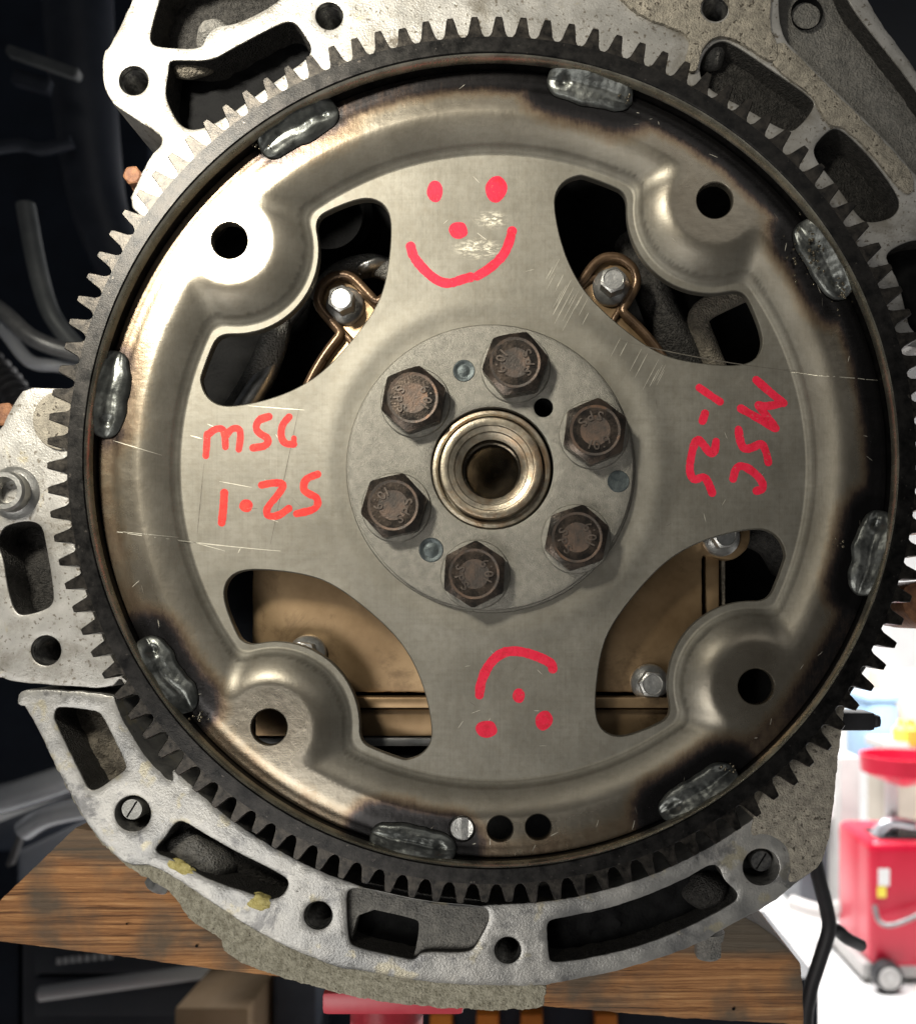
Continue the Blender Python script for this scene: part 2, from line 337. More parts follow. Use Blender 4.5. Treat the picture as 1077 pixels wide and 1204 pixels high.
def slab(name, outer, holes, y0, y1, m, parent=None, bev=1.5, relief=0.0, grid=9.0, rs=0.05, back=True, sharp=40, wall=None):
    """extruded flat casting: outline and holes with rounded edges, walls and back; relief roughens the face (mm)"""
    outer = orient(outer, True); holes = [orient(h, False) for h in holes]
    loops = [outer]+holes; ins = [inset(l, bev) for l in loops]
    extra = None
    if relief:
        lo = outer.min(0); hi = outer.max(0)
        gx, gy = np.meshgrid(np.arange(lo[0], hi[0], grid), np.arange(lo[1], hi[1], grid))
        g = np.stack([gx.ravel(), gy.ravel()], 1)+np.random.uniform(-0.3, 0.3, (gx.size, 2))*grid
        ok = inside(g, ins[0])
        for h in ins[1:]: ok &= ~inside(g, h)
        g = g[ok]; extra = g[~near_loop(g, ins, grid*0.5)]
    pts, tri = cdt(ins, extra)
    nb = sum(len(l) for l in ins)
    bm = bmesh.new()
    fv = []
    for i, (a, b) in enumerate(pts):
        dy = 0
        if relief and i >= nb: dy = relief*(noise.noise((a*rs, b*rs, 1.7))+0.6*noise.noise((a*rs*3, b*rs*3, 4.2)))
        fv.append(bm.verts.new(W(a, b, y0+dy)))
    for t in tri:
        try: bm.faces.new([fv[i] for i in t])
        except ValueError: pass
    for li_, l in enumerate(loops):
        rows = [(inset(l, bev), y0), (inset(l, bev*0.3), y0+bev*0.28*0.3), (l, y0+bev*0.28), (l, y1)]
        vr = [[bm.verts.new(W(a, b, yy)) for a, b in q] for q, yy in rows]
        n = len(l)
        for ri, (r0, r1) in enumerate(zip(vr[:-1], vr[1:])):
            for i in range(n):
                f = bm.faces.new((r0[i], r0[(i+1) % n], r1[(i+1) % n], r1[i]))
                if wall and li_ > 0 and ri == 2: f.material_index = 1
    if back:
        p2, t2 = cdt(loops)
        bv = [bm.verts.new(W(a, b, y1)) for a, b in p2]
        for t in t2:
            try: bm.faces.new([bv[i] for i in t])
            except ValueError: pass
    o = from_bm(name, bm, m, parent, sharp, merge=2e-7)
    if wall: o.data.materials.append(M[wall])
    return o
def lathe(name, prof, c, m, parent=None, n=96, closed=False, sharp=35, wob=0.0):
    """prof: list of (r, y); c: (u, v)"""
    vs = []; fs = []; k = len(prof)
    for i in range(n):
        t = 2*PI*i/n; ww = 1+wob*noise.noise((math.cos(t)*2, math.sin(t)*2, 1))
        for r, y in prof: vs.append(W(c[0]+r*ww*math.cos(t), c[1]+r*ww*math.sin(t), y))
    for i in range(n):
        j = (i+1) % n
        for q in range(k if closed else k-1):
            q2 = (q+1) % k; fs.append((i*k+q, j*k+q, j*k+q2, i*k+q2))
    bm = bmesh.new(); bv = [bm.verts.new(v) for v in vs]
    for f in fs: bm.faces.new([bv[i] for i in f])
    return from_bm(name, bm, m, parent, sharp, merge=1e-8)
def tube(name, pts, r, m, parent=None, n=14, sub=6, rfun=None):
    """round tube through world points (Catmull-Rom)"""
    p = [Vector(q) for q in pts]; path = []
    for i in range(len(p)-1):
        a = p[max(i-1, 0)]; b = p[i]; c = p[i+1]; d = p[min(i+2, len(p)-1)]
        for s in range(sub):
            t = s/sub
            path.append(0.5*((2*b)+(c-a)*t+(2*a-5*b+4*c-d)*t*t+(3*b-a-3*c+d)*t**3))
    path.append(p[-1]); bm = bmesh.new(); rows = []
    up = Vector((0, 1, 0.01))
    for i, q in enumerate(path):
        tg = (path[min(i+1, len(path)-1)]-path[max(i-1, 0)]).normalized()
        s = tg.cross(up)
        s = s.normalized() if s.length > 1e-6 else Vector((1, 0, 0))
        t2 = s.cross(tg).normalized(); rr = r*(rfun(i/(len(path)-1)) if rfun else 1)
        rows.append([bm.verts.new(q+(s*math.cos(2*PI*j/n)+t2*math.sin(2*PI*j/n))*rr) for j in range(n)])
    for a, b in zip(rows[:-1], rows[1:]):
        for j in range(n): bm.faces.new((a[j], a[(j+1) % n], b[(j+1) % n], b[j]))
    bm.faces.new(rows[0]); bm.faces.new(rows[-1])
    return from_bm(name, bm, m, parent, 50)
def rbox(name, lo, hi, m, parent=None, bev=0.003, seg=2, taper=None):
    bm = bmesh.new(); bmesh.ops.create_cube(bm, size=1)
    lo = Vector(lo); hi = Vector(hi)
    for v in bm.verts: v.co = Vector((lo[i]+(v.co[i]+0.5)*(hi[i]-lo[i]) for i in range(3)))
    if bev: bmesh.ops.bevel(bm, geom=bm.edges[:], offset=bev, segments=seg, profile=0.6, affect='EDGES')
    return from_bm(name, bm, m, parent, 40)
def pbox(name, x0, y0, x1, y1, Y, th, m, parent=None, bev=0.003):
    """box whose front face covers the picture rectangle at depth Y (mm), th mm thick"""
    a = P(x0, y1, Y); b = P(x1, y0, Y)
    return rbox(name, (a.x, Y*1e-3, a.z), (b.x, (Y+th)*1e-3, b.z), m, parent, bev)
def hexhead(name, c, y0, y1, af, rt, m, parent=None, rot=0.0, face=None, dish=0.0):
    """hex bolt head from y0 (seat) to y1 (top, nearer the camera), chamfered to a circle of radius rt"""
    n = 72; bm = bmesh.new(); top = []; ch = []; lowr = []
    for i in range(n):
        t = 2*PI*i/n; q = ((t-rot+PI/6) % (PI/3))-PI/6; rh = af/2/math.cos(q); rh = min(rh, af/2*1.135)
        cs, sn = math.cos(t), math.sin(t)
        top.append(bm.verts.new(W(c[0]+rt*cs, c[1]+rt*sn, y1)))
        ch.append(bm.verts.new(W(c[0]+rh*cs, c[1]+rh*sn, y1+(rh-rt)*0.28*0.55)))
        lowr.append(bm.verts.new(W(c[0]+rh*cs, c[1]+rh*sn, y0)))
    inn = [bm.verts.new(W(c[0]+rt*0.93*math.cos(2*PI*i/n), c[1]+rt*0.93*math.sin(2*PI*i/n), y1+dish)) for i in range(n)]
    for a, b in ((inn, top), (top, ch), (ch, lowr)):
        for i in range(n): bm.faces.new((a[i], a[(i+1) % n], b[(i+1) % n], b[i]))
    bm.faces.new(inn)
    return from_bm(name, bm, m, parent, 24)
def threaded(parent, px, py, r, y0, depth, name='threaded_hole', m='thread', floor=True):
    """wall of a tapped hole: a lathe with thread ridges and a dark conical bottom"""
    c = U(px, py, y0); rr = r*k_(y0); prof = [(rr, y0+0.05), (rr, y0+0.5), (rr*0.93, y0+1.2)]; y = y0+1.6
    while y < y0+depth:
        prof += [(rr*0.93, y), (rr*0.86, y+0.45)]; y += 0.9
    if floor: prof += [(rr*0.8, y+1), (0.5, y+4)]
    return lathe(name, prof, c, m, parent, 40, sharp=20)
def dome(name, px, py, y, rx, ry, h, m, parent=None, rot=0.0, amp=0.15, seed=0, n=40, rings=12):
    c = U(px, py, y); bm = bmesh.new(); rows = []
    for j in range(rings+1):
        a = (PI/2)*j/rings; row = []
        for i in range(n):
            t = 2*PI*i/n; q = 1+amp*noise.noise((math.cos(t)*1.5+seed, math.sin(t)*1.5, a*1.3))
            x = rx*math.cos(t)*math.cos(a)*q; z = ry*math.sin(t)*math.cos(a)*q
            row.append(bm.verts.new(W(c[0]+x*math.cos(rot)-z*math.sin(rot), c[1]+x*math.sin(rot)+z*math.cos(rot), y-h*math.sin(a)*(1+amp*0.5*noise.noise((x*0.1+seed, z*0.1, 2))))))
        rows.append(row)
    for a, b in zip(rows[:-1], rows[1:]):
        for i in range(n): bm.faces.new((a[i], a[(i+1) % n], b[(i+1) % n], b[i]))
    bm.faces.new(rows[-1])
    return from_bm(name, bm, m, parent, 60, merge=1e-8)
#__STRUCTURE__
# ================================================================= setting: floor and wall of the garage
FZ = cam.location.z-1.70
fl = from_py('floor', [(-6,-4,FZ),(8,-4,FZ),(8,9,FZ),(-6,9,FZ)], [(0,1,2,3)], 'concrete'); tag(fl, kind='structure')
wl = from_py('wall', [(-6,8,FZ),(8,8,FZ),(8,8,3),(-6,8,3)], [(0,1,2,3)], 'white'); tag(wl, kind='structure')

# ================================================================= engine block (upper flange, side flange, rear wall)
YC = 11.0          # depth of the flange face
block = empty('engine_block', P(560, 500, 60), 'grey cast aluminium engine block behind the round plate, bolt holes around its rim', 'engine block')
def ringpts(a0, a1, r, n=20, c=(0, 0), y=None):
    """points on a circle about the shaft, picture-style angles (degrees, counter-clockwise), as u, v"""
    return [(c[0]+r*math.cos(math.radians(a)), c[1]-r*math.sin(math.radians(a))) for a in np.linspace(a0, a1, n)]
def toPx(u, v, y): k = k_(y); return ((u+CX-PX)/k+PX, (v+CY-PY)/k+PY)
def ringpx(a0, a1, r, n=20, y=YC): return [toPx(u, v, y) for u, v in ringpts(a0, a1, r, n)]
top_out = [(156,-2),(130,53),(121,61),(120,97),(130,118),(141,128),(162,141),(186,156),(192,166),(178,181),(161,213),(151,238),(168,258)] \
    + ringpx(146, 18, 505, 40) + [(1120,420),(1150,330),(1150,190),(1077,82),(1018,0),(1000,-60),(180,-60)]
pk_tri = [(200,-40),(176,36),(177,51),(190,55),(237,57),(241,43),(253,29),(278,28),(335,-2),(350,-40)]
pk_long = [(198,84),(199,71),(206,70),(248,71),(270,58),(330,26),(346,24),(357,39),(367,55),(362,68),(330,90),(280,127),(250,146),(226,153),(210,146),(198,123),(194,108)]
pk_r1 = [(846,45),(866,53),(908,82),(954,114),(959,124),(940,149),(925,155),(880,128),(832,104),(821,84),(828,60)]
pk_r2 = [(957,170),(978,149),(990,152),(1007,167),(1031,193),(1053,224),(1059,240),(1052,253),(1038,259),(1020,261),(1010,255),(981,213),(958,186)]
pk_r3 = [(1130,276),(1077,281),(1060,286),(1042,297),(1044,308),(1056,328),(1064,360),(1072,395),(1130,400)]
pk_up = [(917,-45),(915,38),(944,67),(980,103),(1019,141),(1057,180),(1076,205),(1140,260),(1140,205),(1077,104),(1031,46),(995,0),(980,-45)]
holes = [pxloop(pk_tri, YC, 2, 4), pxloop(pk_long, YC, 2, 4), pxloop(pk_r1, YC, 2, 4), pxloop(pk_r2, YC, 2, 4), pxloop(pk_r3, YC, 2, 4), pxloop(pk_up, YC, 2, 4)]
for (x, y, r) in ((157,94,17),(387,18,16),(841,9,15)): holes.append(circle(U(x, y, YC), r*k_(YC), 40))
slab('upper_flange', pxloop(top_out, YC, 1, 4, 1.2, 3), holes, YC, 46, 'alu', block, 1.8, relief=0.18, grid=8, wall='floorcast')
for (x, y, r) in ((157,94,17),(387,18,16),(841,9,15)): threaded(block, x, y, r, YC, 22)
# rough floors of the pockets; the black ones have deep shade painted in
def floor_of(name, poly, y, m, parent, grow=6, relief=1.2):
    l = orient(pxloop(poly, YC, 2, 5), True); l = inset(l, -grow)
    return slab(name, l, [], y, y+4, m, parent, 0.5, relief=relief, grid=7, rs=0.06)
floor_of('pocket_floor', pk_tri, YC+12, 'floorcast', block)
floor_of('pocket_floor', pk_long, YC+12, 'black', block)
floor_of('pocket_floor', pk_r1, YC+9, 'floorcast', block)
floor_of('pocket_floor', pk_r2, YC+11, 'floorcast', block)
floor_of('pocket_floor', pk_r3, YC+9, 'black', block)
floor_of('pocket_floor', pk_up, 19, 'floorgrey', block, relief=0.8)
dome('cast_lump', 258, 52, YC+12, 26, 22, 10, 'floorgrey', block, seed=2)
dome('cast_lump', 222, 80, YC+6.5, 30, 14, 4, 'floorbrown', block, seed=4)
dome('cast_lump', 838, 66, YC+9, 15, 22, 6, 'floorgrey', block, rot=0.5, seed=5)
lathe('drain_hole', [(19*k_(17), 17.2), (17*k_(17), 18), (16*k_(17), 22), (0.5, 22.5)], U(949, 14, 17), 'black', block, 32)
# raised cast land beside the machined face
land = [(700,-40),(742,14),(800,34),(812,45),(808,60),(803,80),(820,86),(824,62),(834,46),(849,40),(868,47),(915,78),(914,45),(905,38),(908,-40)]
slab('cast_land', pxloop(land, YC-1.4, 2, 4, 1.0, 6), [circle(U(841, 9, YC-1.4), 17*k_(YC), 40)], YC-1.4, YC+0.5, 'alu_dirty', block, 1.2, relief=0.25, grid=7)
rib = [(918,44),(946,72),(982,108),(1021,146),(1059,185),(1078,212),(1071,230),(1058,222),(1034,190),(1009,163),(992,149),(975,146),(962,126),(957,112),(912,80),(905,60)]
slab('cast_rib', pxloop(rib, YC-1.0, 2, 4, 1.2, 8), [], YC-1.0, YC+0.5, 'alu_dirty', block, 1.2, relief=0.5, grid=5, rs=0.12)
# side flange
YL = 11.0
left_out = [(29,455),(61,456)] + ringpx(169, 211, 519, 14, YL) + [(143,795),(131,811),(46,805),(11,801),(0,796),(-60,790),(-90,640),(-60,560),(0,507),(16,473)]
pk_l = [(-4,640),(2,622),(12,616),(34,612),(48,617),(52,630),(63,694),(62,713),(38,722),(18,724),(8,690),(4,657)]
cb = circle(U(74, 494, YL), 36, 40)
hl = [pxloop(pk_l, YL, 2, 4)] + [circle(U(54, 765, YL), 17.5*k_(YL), 40)]
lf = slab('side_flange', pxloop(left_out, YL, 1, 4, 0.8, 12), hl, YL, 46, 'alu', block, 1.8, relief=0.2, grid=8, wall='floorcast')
threaded(block, 54, 765, 17.5, YL, 20)
floor_of('pocket_floor', pk_l, 24, 'floorcast', block, relief=1.6)
lathe('dowel_sleeve', [(15, 30), (15, YL-5.0), (16.5, YL-6), (22, YL-6), (24.5, YL-5.2), (24.5, YL-1.5), (29, YL-0.8), (34, YL+0.4)], U(6, 577, YL-5), 'silver', block, 56)
slab('gasket_land', orient(np.array([p for p in circle(U(73, 494, YL-1), 36, 60)]), True), [], YL-1.0, YL+0.4, 'alu_dirty', block, 1.0, relief=0.1)
# rear wall of the block and ribs seen through the windows
rw = [toPx(u, v, 60) for u, v in ringpts(0, 354, 540, 60)]
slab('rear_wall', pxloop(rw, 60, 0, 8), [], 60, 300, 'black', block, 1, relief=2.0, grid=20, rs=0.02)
tube('rib', [P(352,280,42), P(330,345,38), P(322,400,36), P(300,450,38), P(268,500,44)], 0.0052, 'floorgrey', block)
tube('rib', [P(480,330,38), P(440,312,35), P(400,322,35), P(372,350,40)], 0.0042, 'floorgrey', block)
tube('rib', [P(742,284,46), P(762,330,40), P(778,370,38), P(800,410,40), P(815,450,46)], 0.0068, 'floorcast', block)
tube('rib', [P(905,330,42), P(860,348,36), P(822,372,35), P(832,410,38), P(850,452,42)], 0.0042, 'floorbrown', block)
tube('rib', [P(845,632,40), P(872,622,38), P(905,635,40), P(925,665,44)], 0.0065, 'floorcast', block)
tube('bright_rib', [P(352,352,40), P(332,378,38), P(326,402,38), P(312,440,36), P(290,476,34), P(276,500,34)], 0.0040, 'silver', block)
dome('bright_lump', 438, 316, 36, 26, 11, 7, 'silver', block, rot=-0.35, seed=13)
lathe('bore_boss', [(62, 60), (60, 46), (50, 44), (46, 46), (44, 60)], U(385, 250, 44), 'black', block, 48)
slab('side_wall', pxloop([(258,640),(300,640),(304,860),(262,860)], 34, 1, 5), [], 34, 64, 'greyplastic', block, 2)
pbox('cover_ledge', 829, 640, 846, 815, 27, 20, 'brown', block, 0.0012); pbox('cover_ledge', 848, 655, 853, 800, 30, 16, 'floorbrown', block, 0.0008)
# pan rail under the cover
for i, (y0, y1, Y, m) in enumerate(((816,820,27,'black'),(820,833,19,'brown'),(834,866,23,'brown'),(868,878,22,'hose'),(880,905,28,'black'))):
    pbox('pan_rail', 300, y0, 850, y1, Y, 30, m, block, 0.0008)

# ================================================================= seal cover with its bolts
YV = 23.0
cov = empty('seal_cover', P(575, 600, YV), 'brown oil-stained cover plate seen through the openings, behind the round plate', 'cover plate')
cc = U(580, 553, YV); kk = k_(YV)
lug = [(401,351),(721,329),(853,630),(356,770),(767,805)]
def cover_hit(u, v):
    if math.hypot(u-cc[0], v-cc[1]) < 243*kk: return True
    a = U(296, 560, YV); b = U(826, 815, YV); rc = 46
    if a[0] < u < b[0] and a[1] < v < b[1]:
        dx = max(a[0]+rc-u, u-(b[0]-rc), 0); dy = max(a[1]+rc-v, v-(b[1]-10), 0)
        if math.hypot(dx, dy*(1 if v < a[1]+rc else 0)) <= rc: return True
    return any(math.hypot(u-U(x, y, YV)[0], v-U(x, y, YV)[1]) < 30*kk for x, y in lug[:3])
co = []
for i in range(360):
    t = 2*PI*i/360; r = 460
    while r > 100 and not cover_hit(cc[0]+r*math.cos(t), cc[1]+r*math.sin(t)): r -= 1.5
    co.append((cc[0]+r*math.cos(t), cc[1]+r*math.sin(t)))
co = resample(chaikin(co, 3), 5)
slab('cover_plate', co, [circle(cc, 96, 60)], YV, YV+12, 'brown', cov, 2.0, relief=0.0)
up = [(a, b) for a, b in co if b < cc[1]+40]
k0 = max(range(len(up)-1), key=lambda i: math.hypot(up[i+1][0]-up[i][0], up[i+1][1]-up[i][1])) if len(up) > 1 else 0
up = up[k0+1:]+up[:k0+1]
tube('raised_rim', [W(cc[0]+(a-cc[0])*0.985, cc[1]+(b-cc[1])*0.985, YV-1.5) for a, b in up[::2]], 0.0017, 'browndark', cov, 12, 2)
tube('inner_rim', [W(cc[0]+(a-cc[0])*0.90, cc[1]+(b-cc[1])*0.90, YV-0.2) for a, b in up[::3]], 0.0013, 'browndark', cov, 10, 2)
bolt_lab = ['small silver hex bolt in the upper left opening of the plate', 'small silver hex bolt in the upper right opening of the plate',
            'half-hidden silver bolt in the lower right opening, upper end', 'silver bolt head peeking over the plate edge in the lower left opening',
            'silver flanged hex bolt in the lower right opening, lower end']
for (x, y), lb in zip(lug, bolt_lab):
    t = empty('cover_bolt', P(x, y, YV), lb, 'bolt', 'silver bolts holding the cover')
    c = U(x, y, YV-8)
    lathe('flange', [(24, YV), (24, YV-1.2), (22, YV-2), (13, YV-3.6), (12, YV)], c, 'silver', t, 48)
    hexhead('head', c, YV-2, YV-9.0, 29, 12.5, 'silver', t, 0.3+x*0.01, dish=0.5)

# ================================================================= lower crankcase casting
YB = 11.0
low = empty('lower_crankcase', P(540, 1100, 30), 'pale grey pocketed casting curving under the toothed ring, resting on the wood block', 'casting')
low_out = [(20,823),(22,814),(36,810),(133,816),(136,828),(146,850),(170,890),(205,925)] + ringpx(222.5, 268, 534, 14, YB) + ringpx(270, 312, 531, 16, YB) + ringpx(316, 333, 512, 8, YB) + \
    [(1010,800),(988,840),(985,880),(984,900),(979,951),(972,1000),(960,1022),(935,1040),(907,1064),(861,1087),(820,1112),(741,1139),(692,1150),(650,1157),(641,1160),(569,1160),(497,1156),(418,1141),(398,1139),(350,1120),(321,1107),(272,1078),(221,1043),(182,1018),(148,1018),(124,996),(100,967),(72,915),(31,831),(22,830)]
p1 = [(64,840),(66,832),(76,832),(114,836),(121,843),(146,894),(149,904),(136,914),(111,931),(103,928),(92,905),(64,848)]
p2 = [(203,970),(212,965),(222,970),(269,998),(317,1022),(337,1033),(340,1042),(329,1057),(310,1058),(293,1050),(271,1044),(235,1030),(205,1012),(186,1004),(182,998),(194,986)]
p3 = [(407,1052),(412,1045),(430,1046),(500,1062),(565,1067),(575,1071),(574,1086),(563,1106),(556,1118),(540,1121),(494,1119),(488,1130),(470,1126),(414,1114),(410,1104),(408,1080)]
p3d = [(424,1067),(488,1081),(494,1086),(487,1127),(480,1127),(414,1114),(412,1108)]
p4 = [(643,1090),(646,1083),(655,1081),(717,1069),(770,1050),(808,1033),(834,1017),(846,1019),(852,1037),(868,1050),(866,1061),(813,1089),(755,1113),(690,1128),(648,1133),(645,1126)]
hb = [pxloop(p1, YB, 2, 4, 0.6), pxloop(p2, YB, 2, 4, 0.6), pxloop(p3, YB, 2, 4), pxloop(p4, YB, 2, 4, 0.6)]
for (x, y, r) in ((156,957,21),(374,1077,16.5),(597,1118,15.5),(895,1020,21.5)): hb.append(circle(U(x, y, YB), r*k_(YB), 44))
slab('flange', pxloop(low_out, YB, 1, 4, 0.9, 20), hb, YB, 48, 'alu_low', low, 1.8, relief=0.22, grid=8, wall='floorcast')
for (x, y, r) in ((374,1077,16.5),(597,1118,15.5)): threaded(low, x, y, r, YB, 22)
for (x, y, lb) in ((156,957,'left'),(895,1020,'right')):
    lathe('bolt_recess', [(21.3*k_(YB), YB+0.1), (20.8*k_(YB), YB+1), (20.8*k_(YB), YB+20), (0.5, YB+20.5)], U(x, y, YB), 'alu_low', low, 48)
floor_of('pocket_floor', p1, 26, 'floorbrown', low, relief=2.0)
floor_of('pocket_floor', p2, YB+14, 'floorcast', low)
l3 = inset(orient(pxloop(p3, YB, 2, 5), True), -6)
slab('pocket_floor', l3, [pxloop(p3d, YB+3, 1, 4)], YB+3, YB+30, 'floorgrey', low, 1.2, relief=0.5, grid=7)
floor_of('pocket_floor', p3d, YB+12, 'black', low)  # shade of the deep pocket painted as black
floor_of('pocket_floor', p4, YB+12, 'black', low)  # black floor colour stands in for the pocket's shade
dome('cast_lump', 238, 1006, YB+14, 44, 30, 11, 'floorgrey', low, rot=0.5, seed=7, amp=0.25)
dome('cast_lump', 290, 1052, YB+14, 34, 18, 12, 'skirt', low, rot=0.45, seed=9, amp=0.3)
dome('cast_lump', 829, 1047, YB+12, 28, 23, 8, 'floorcast', low, rot=-0.4, seed=11)
dome('yellow_residue', 307, 1060, YB+1.5, 17, 11, 2.5, 'moss', low, rot=0.3, seed=3, amp=0.5)
dome('yellow_residue', 213, 1020, YB+1.0, 22, 8, 1.5, 'moss', low, rot=0.4, seed=6, amp=0.5)
# rough outer lip
sk = [(182,1010),(221,1036),(272,1070),(321,1098),(350,1111),(398,1130),(418,1133),(497,1146),(569,1151),(641,1151),(641,1170),(639,1190),(545,1189),(448,1180),(400,1170),(379,1164),(313,1146),(272,1128),(262,1116),(259,1106),(250,1098),(224,1085),(211,1066),(201,1049),(172,1034),(148,1019),(124,997),(100,968),(72,916),(60,890),(70,884),(90,914),(112,950),(140,990),(160,1004)]
slab('rough_lip', pxloop(sk, YB+1.2, 1, 3, 2.4, 25), [], YB+1.2, 50, 'skirt', low, 2.6, relief=0.75, grid=5, rs=0.10)
# rough side ear on the right
ear = [(905,905),(930,880),(950,860),(975,830),(1000,808),(992,838),(987,880),(985,902),(980,951),(973,1000),(962,1021),(940,1036),(925,1040),(932,1015),(922,990),(900,980),(880,985),(890,950)]
slab('side_ear', pxloop(ear, YB-0.6, 2, 3, 1.2, 30), [], YB-0.6, 40, 'alu_dirty', low, 1.5, relief=0.35, grid=6, rs=0.12)
def screw(px, py, y, r, lb, m):
    t = empty('recessed_screw', P(px, py, y), lb, 'screw', 'slotted screws in the lower casting')
    c = U(px, py, y)
    b = lathe('shank', [(r, y+16), (r, y+0.8), (r-1.2, y), (0.3, y)], c, m, t, 40)
    o = rbox('slot', W(c[0]-1.0, c[1]+r*0.85, y-0.12), W(c[0]+1.0, c[1]-r*0.85, y+0.3), 'black', t, 0)
    o.rotation_euler.y = math.radians(32)
screw(155, 952, YB+1.5, 13.5, 'pale slotted screw end inside the hole at the lower left of the casting', 'silverdim')
screw(895, 1013, YB+4, 13.5, 'dark slotted screw end inside the hole at the lower right of the casting', 'thread')
# hex bolts hanging below the casting
def vbolt(px, py, y, lb, m, r=17, h=26, tilt=0.0):
    t = empty('hanging_bolt', P(px, py, y), lb, 'bolt', 'hex bolts under the casting rim')
    c = U(px, py, y); bm = bmesh.new(); a = []; b = []; d = []
    for i in range(36):
        q = 2*PI*i/36; w2 = ((q+PI/6) % (PI/3))-PI/6; rh = r/math.cos(w2)
        for lst, rr, dv in ((a, rh, -h/2), (b, rh, h/2-3), (d, r*0.92, h/2)):
            lst.append(bm.verts.new(W(c[0]+rr*math.cos(q), c[1]+dv, y+rr*math.sin(q)*0.28)))
    for p, q2 in ((a, b), (b, d)):
        for i in range(36): bm.faces.new((p[i], p[(i+1) % 36], q2[(i+1) % 36], q2[i]))
    bm.faces.new(d); bm.faces.new(a)
    o = from_bm('head', bm, m, t, 25); o.rotation_euler.y = tilt
    bm = bmesh.new(); a = []; b = []
    for i in range(36):
        q = 2*PI*i/36
        a.append(bm.verts.new(W(c[0]+r*1.4*math.cos(q), c[1]-h/2-9, y+r*1.4*math.sin(q)*0.28)))
        b.append(bm.verts.new(W(c[0]+r*1.3*math.cos(q), c[1]-h/2+1, y+r*1.3*math.sin(q)*0.28)))
    for i in range(36): bm.faces.new((a[i], a[(i+1) % 36], b[(i+1) % 36], b[i]))
    bm.faces.new(a); bm.faces.new(b)
    o = from_bm('flange', bm, m, t, 25); o.rotation_euler.y = tilt
vbolt(832, 1115, 20, 'dull hex bolt hanging below the casting at the lower right, above the wood', 'floorgrey', 15, 24)
vbolt(189, 1036, 24, 'grey hex bolt half behind the rough casting lip at the lower left', 'silver', 15, 22, 0.5)

# ================================================================= flexplate
fx = empty('flexplate', W(0, 0, 4), 'round stamped steel plate with four openings and red marker faces and writing', 'flexplate')
HR, YD, RO, RC = 406.0, 7.0, 464.0, 376.0
hang = [49.9, 139.6, 229.7, 319.8]
hp = [(HR*math.cos(math.radians(a)), -HR*math.sin(math.radians(a))) for a in hang]
def smax(a, b, k): h = np.clip(0.5+0.5*(a-b)/k, 0, 1); return b*(1-h)+a*h+k*h*(1-h)
def sdf(p):
    r = np.hypot(p[:, 0], p[:, 1]); d = r-RC
    for h in hp: d = smax(d, 93-np.hypot(p[:, 0]-h[0], p[:, 1]-h[1]), 16.0)
    return d
WW = 41.0
def height(p):
    d = sdf(p); t = np.clip((d-2.0)/WW, 0, 1); s = 1-(1-t)**1.7; s = s*np.clip(0.35+d/16, 0.35, 1)
    r = np.hypot(p[:, 0], p[:, 1])
    y = YD*(1-s)
    y -= 0.40*np.clip(d/2.4, 0, 1)*(1-s)                        # coined step along the foot of the wall
    y -= 0.55*np.exp(-((r-200)/16)**2)                          # soft swage round the hub
    y += 0.25*np.exp(-((r-448)/6)**2)*(1-np.exp(-((r-448)/6)**2)*0)
    return y
win_px = [(651.7,242),(654,224),(665,211),(682,205),(700,206),(723,215),(740,223),(748,234),(749,248),(751,266),(760,289),(775,310),(793,325),(817,333),(843,336),(861,336),(875,343),(885,362),(895,388),(897,406),(890,421),(874,429),(843,429),(801,423.5),(770,413),(731,385),(692,349),(671,315),(658,278)]
win0 = np.array([U(a, b, YD) for a, b in win_px])
win0 = chaikin(win0, 2)
# keep the lip an even width along the pad side
dd = sdf(win0); g = np.array([win0/np.hypot(*win0.T)[:, None]])[0]
for _ in range(6):
    dd = sdf(win0); e = 0.5
    gx = (sdf(win0+[e, 0])-sdf(win0-[e, 0]))/(2*e); gy = (sdf(win0+[0, e])-sdf(win0-[0, e]))/(2*e)
    mv = np.where(dd > -8, (dd+8), 0)
    win0 = win0-np.stack([gx, gy], 1)*mv[:, None]
win0 = resample(win0, 3.0)
wins = []
for q in range(4):
    a = math.radians(90*q); c, s = math.cos(a), math.sin(a)
    wins.append(np.stack([win0[:, 0]*c+win0[:, 1]*s, -win0[:, 0]*s+win0[:, 1]*c], 1))
floops = [circle((0, 0), RO, 720)]+wins+[circle(h, 21.0, 48) for h in hp]
for (x, y, r) in ((588,975,15),(633,973,15),(543,975,15)): floops.append(circle(U(x, y, 0), r, 44))
floops.append(circle((0, 0), 112, 120))
floops = [orient(floops[0], True)]+[orient(l, False) for l in floops[1:]]
BV = 1.3
ins = [inset(l, BV) for l in floops]
def gridpts(step, jit=0.15):
    rows = []; q = np.arange(-470, 470, step); gx, gy = np.meshgrid(q, q)
    return np.stack([gx.ravel(), gy.ravel()], 1)
r_rings = []
rr = 118.0
while rr < 462:
    n = int(2*PI*rr/5.0); t = np.linspace(0, 2*PI, n, endpoint=False)+random.random()
    r_rings.append(np.stack([rr*np.cos(t), rr*np.sin(t)], 1))
    rr += 2.6 if (365 < rr < 440 or 180 < rr < 222) else 5.0
g = np.vstack(r_rings)
